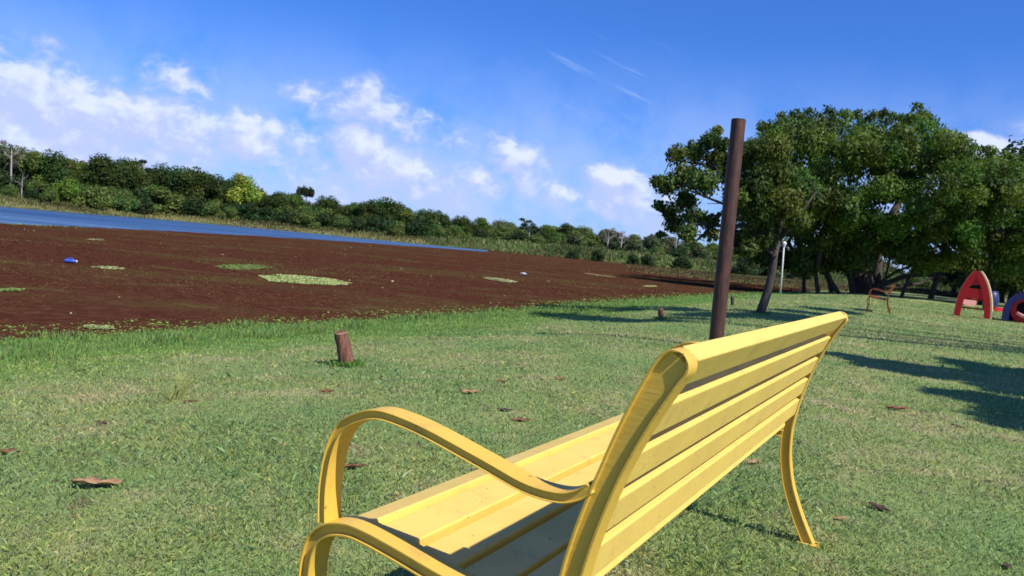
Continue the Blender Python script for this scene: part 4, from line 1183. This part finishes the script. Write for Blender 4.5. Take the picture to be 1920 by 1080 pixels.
# ------------------------------------------------------------------ small things on the lawn
LEAVES = [(180, 915, 84, 12, 'drypale', 'large tan brown fallen leaf on the grass at lower left, the biggest'), (14, 852, 46, 0, 'dry', 'brown fallen leaf cut by the left edge of the lawn'), (662, 880, 54, 20, 'dry', 'reddish fallen leaf framed by the bench armrest'),
          (880, 739, 36, -4, 'drypale', 'small pale fallen leaf left of two brown ones, farther out on the lawn'), (945, 771, 30, 0, 'drydark', 'small brown fallen leaf above the bench seat'), (976, 790, 38, 5, 'dry', 'brown fallen leaf nearest to the bench seat edge'),
          (1050, 712, 26, 10, 'dry', 'tiny reddish fallen leaf left of the bench back'), (1413, 871, 34, 15, 'drypale', 'light brown fallen leaf just under the bench back, left of the rear leg'), (1648, 956, 42, -25, 'drydark', 'dark curled fallen leaf right of the bench leg'),
          (1498, 832, 22, 30, 'drydark', 'small dark fallen leaf close beside the rear leg'), (1682, 770, 40, -5, 'dry', 'thin brown fallen leaf below the tree shade'), (1795, 803, 24, -20, 'drydark', 'small dark stick like leaf below the tree shade at right'),
          (1888, 1066, 34, 30, 'drydark', 'dark curled leaf at the lower right corner'), (612, 738, 30, 0, 'dry', 'brown fallen leaf between the log stub and the armrest'), (358, 756, 26, 0, 'dry', 'brown fallen leaf at the foot of the dry grass tuft'),
          (190, 798, 28, -5, 'drydark', 'dark fallen leaf on the lawn left of the grass tuft'), (1575, 976, 26, 5, 'drypale', 'faint tan leaf right of the foot of the rear leg'), (1855, 905, 20, 0, 'drydark', 'small dark leaf near the right edge of the lawn'), (1345, 905, 0, 0, 'dry', ''), (940, 718, 20, 5, 'dry', 'tiny brown leaf among dry grass beyond the bench'), (106, 905, 16, 0, 'drydark', 'tiny dark leaf just left of the biggest leaf')]
random.seed(77)
for (px, py, wpx, a_, mt, lab) in LEAVES:
    if wpx == 0: continue
    p = hit(px, py); L = wpx / F * p.y * 1.05
    nu, nv = 9, 5; V = []; Fc = []
    cu = random.uniform(.2, .6); cvx = random.uniform(-.3, .3)
    for i in range(nu):
        u = i / (nu - 1) * 2 - 1; wv = .21 * (1 - abs(u) ** 2.2) ** .8 * (1 + .10 * math.sin(u * 6 + px)) + .01
        for j in range(nv):
            v = j / (nv - 1) * 2 - 1
            V.append((u * .5, v * wv, .10 * cu + cu * .22 * (abs(v) ** 1.3) * wv * 3 + .10 * u * u * cu + .03 * math.sin(u * 7 + v * 5 + px)))
    for i in range(nu - 1):
        for j in range(nv - 1): Fc.append((i * nv + j, (i + 1) * nv + j, (i + 1) * nv + j + 1, i * nv + j + 1))
    V = [(x_ * L, y_ * L, z_ * L) for x_, y_, z_ in V]
    me = bpy.data.meshes.new('dry_leaf'); me.from_pydata(V, [], Fc); me.materials.append(M[mt])
    me.polygons.foreach_set('use_smooth', np.ones(len(me.polygons), bool))
    o = link('dry_leaf', me); o.location = (p.x, p.y, p.z + .007); o.rotation_euler = (random.uniform(-.15, .15), random.uniform(-.1, .1), R(a_ * 2.2 + random.uniform(-8, 8)))
    sm = o.modifiers.new('thick', 'SOLIDIFY'); sm.thickness = .0012
    tag(o, lab, 'leaf', 'fallen leaves scattered on the lawn')
# dry tuft
p = hit(330, 752)
V = []; Fc = []; C = []
for k in range(26):
    an = random.uniform(-.9, .9) + (0.5 if k % 3 else 0); L = random.uniform(.12, .34); tip = math.sin(an) * L * .8; d2 = random.uniform(-.06, .06)
    w_ = .004; bx = random.uniform(-.03, .03); n0 = len(V)
    for t in (0, .33, .66, 1):
        xx = bx + tip * t ** 1.5; zz = L * math.cos(an * .6) * t * (1 - .12 * t); ww = w_ * (1 - t * .85)
        V += [(xx - ww, d2 * t, zz), (xx + ww, d2 * t + .001, zz)]; C += [(.40, .38, .14) if k % 2 else (.28, .33, .10)] * 2
    for i in range(3): Fc.append((n0 + 2 * i, n0 + 2 * i + 1, n0 + 2 * i + 3, n0 + 2 * i + 2))
o = link('grass_tuft', mesh_np('grass_tuft', np.array(V), np.array(Fc), M['plain_leaf'], np.array(C))); o.location = p
tag(o, 'pale yellow tuft of long grass sticking up from the lawn at left', 'grass tuft')

for o in bpy.data.objects:
    if o.name.startswith(('lawn_grass', 'shore_grass')): o.visible_shadow = True
scn.cycles.max_bounces = 6
scn.cycles.diffuse_bounces = 3
scn.cycles.transparent_max_bounces = 8
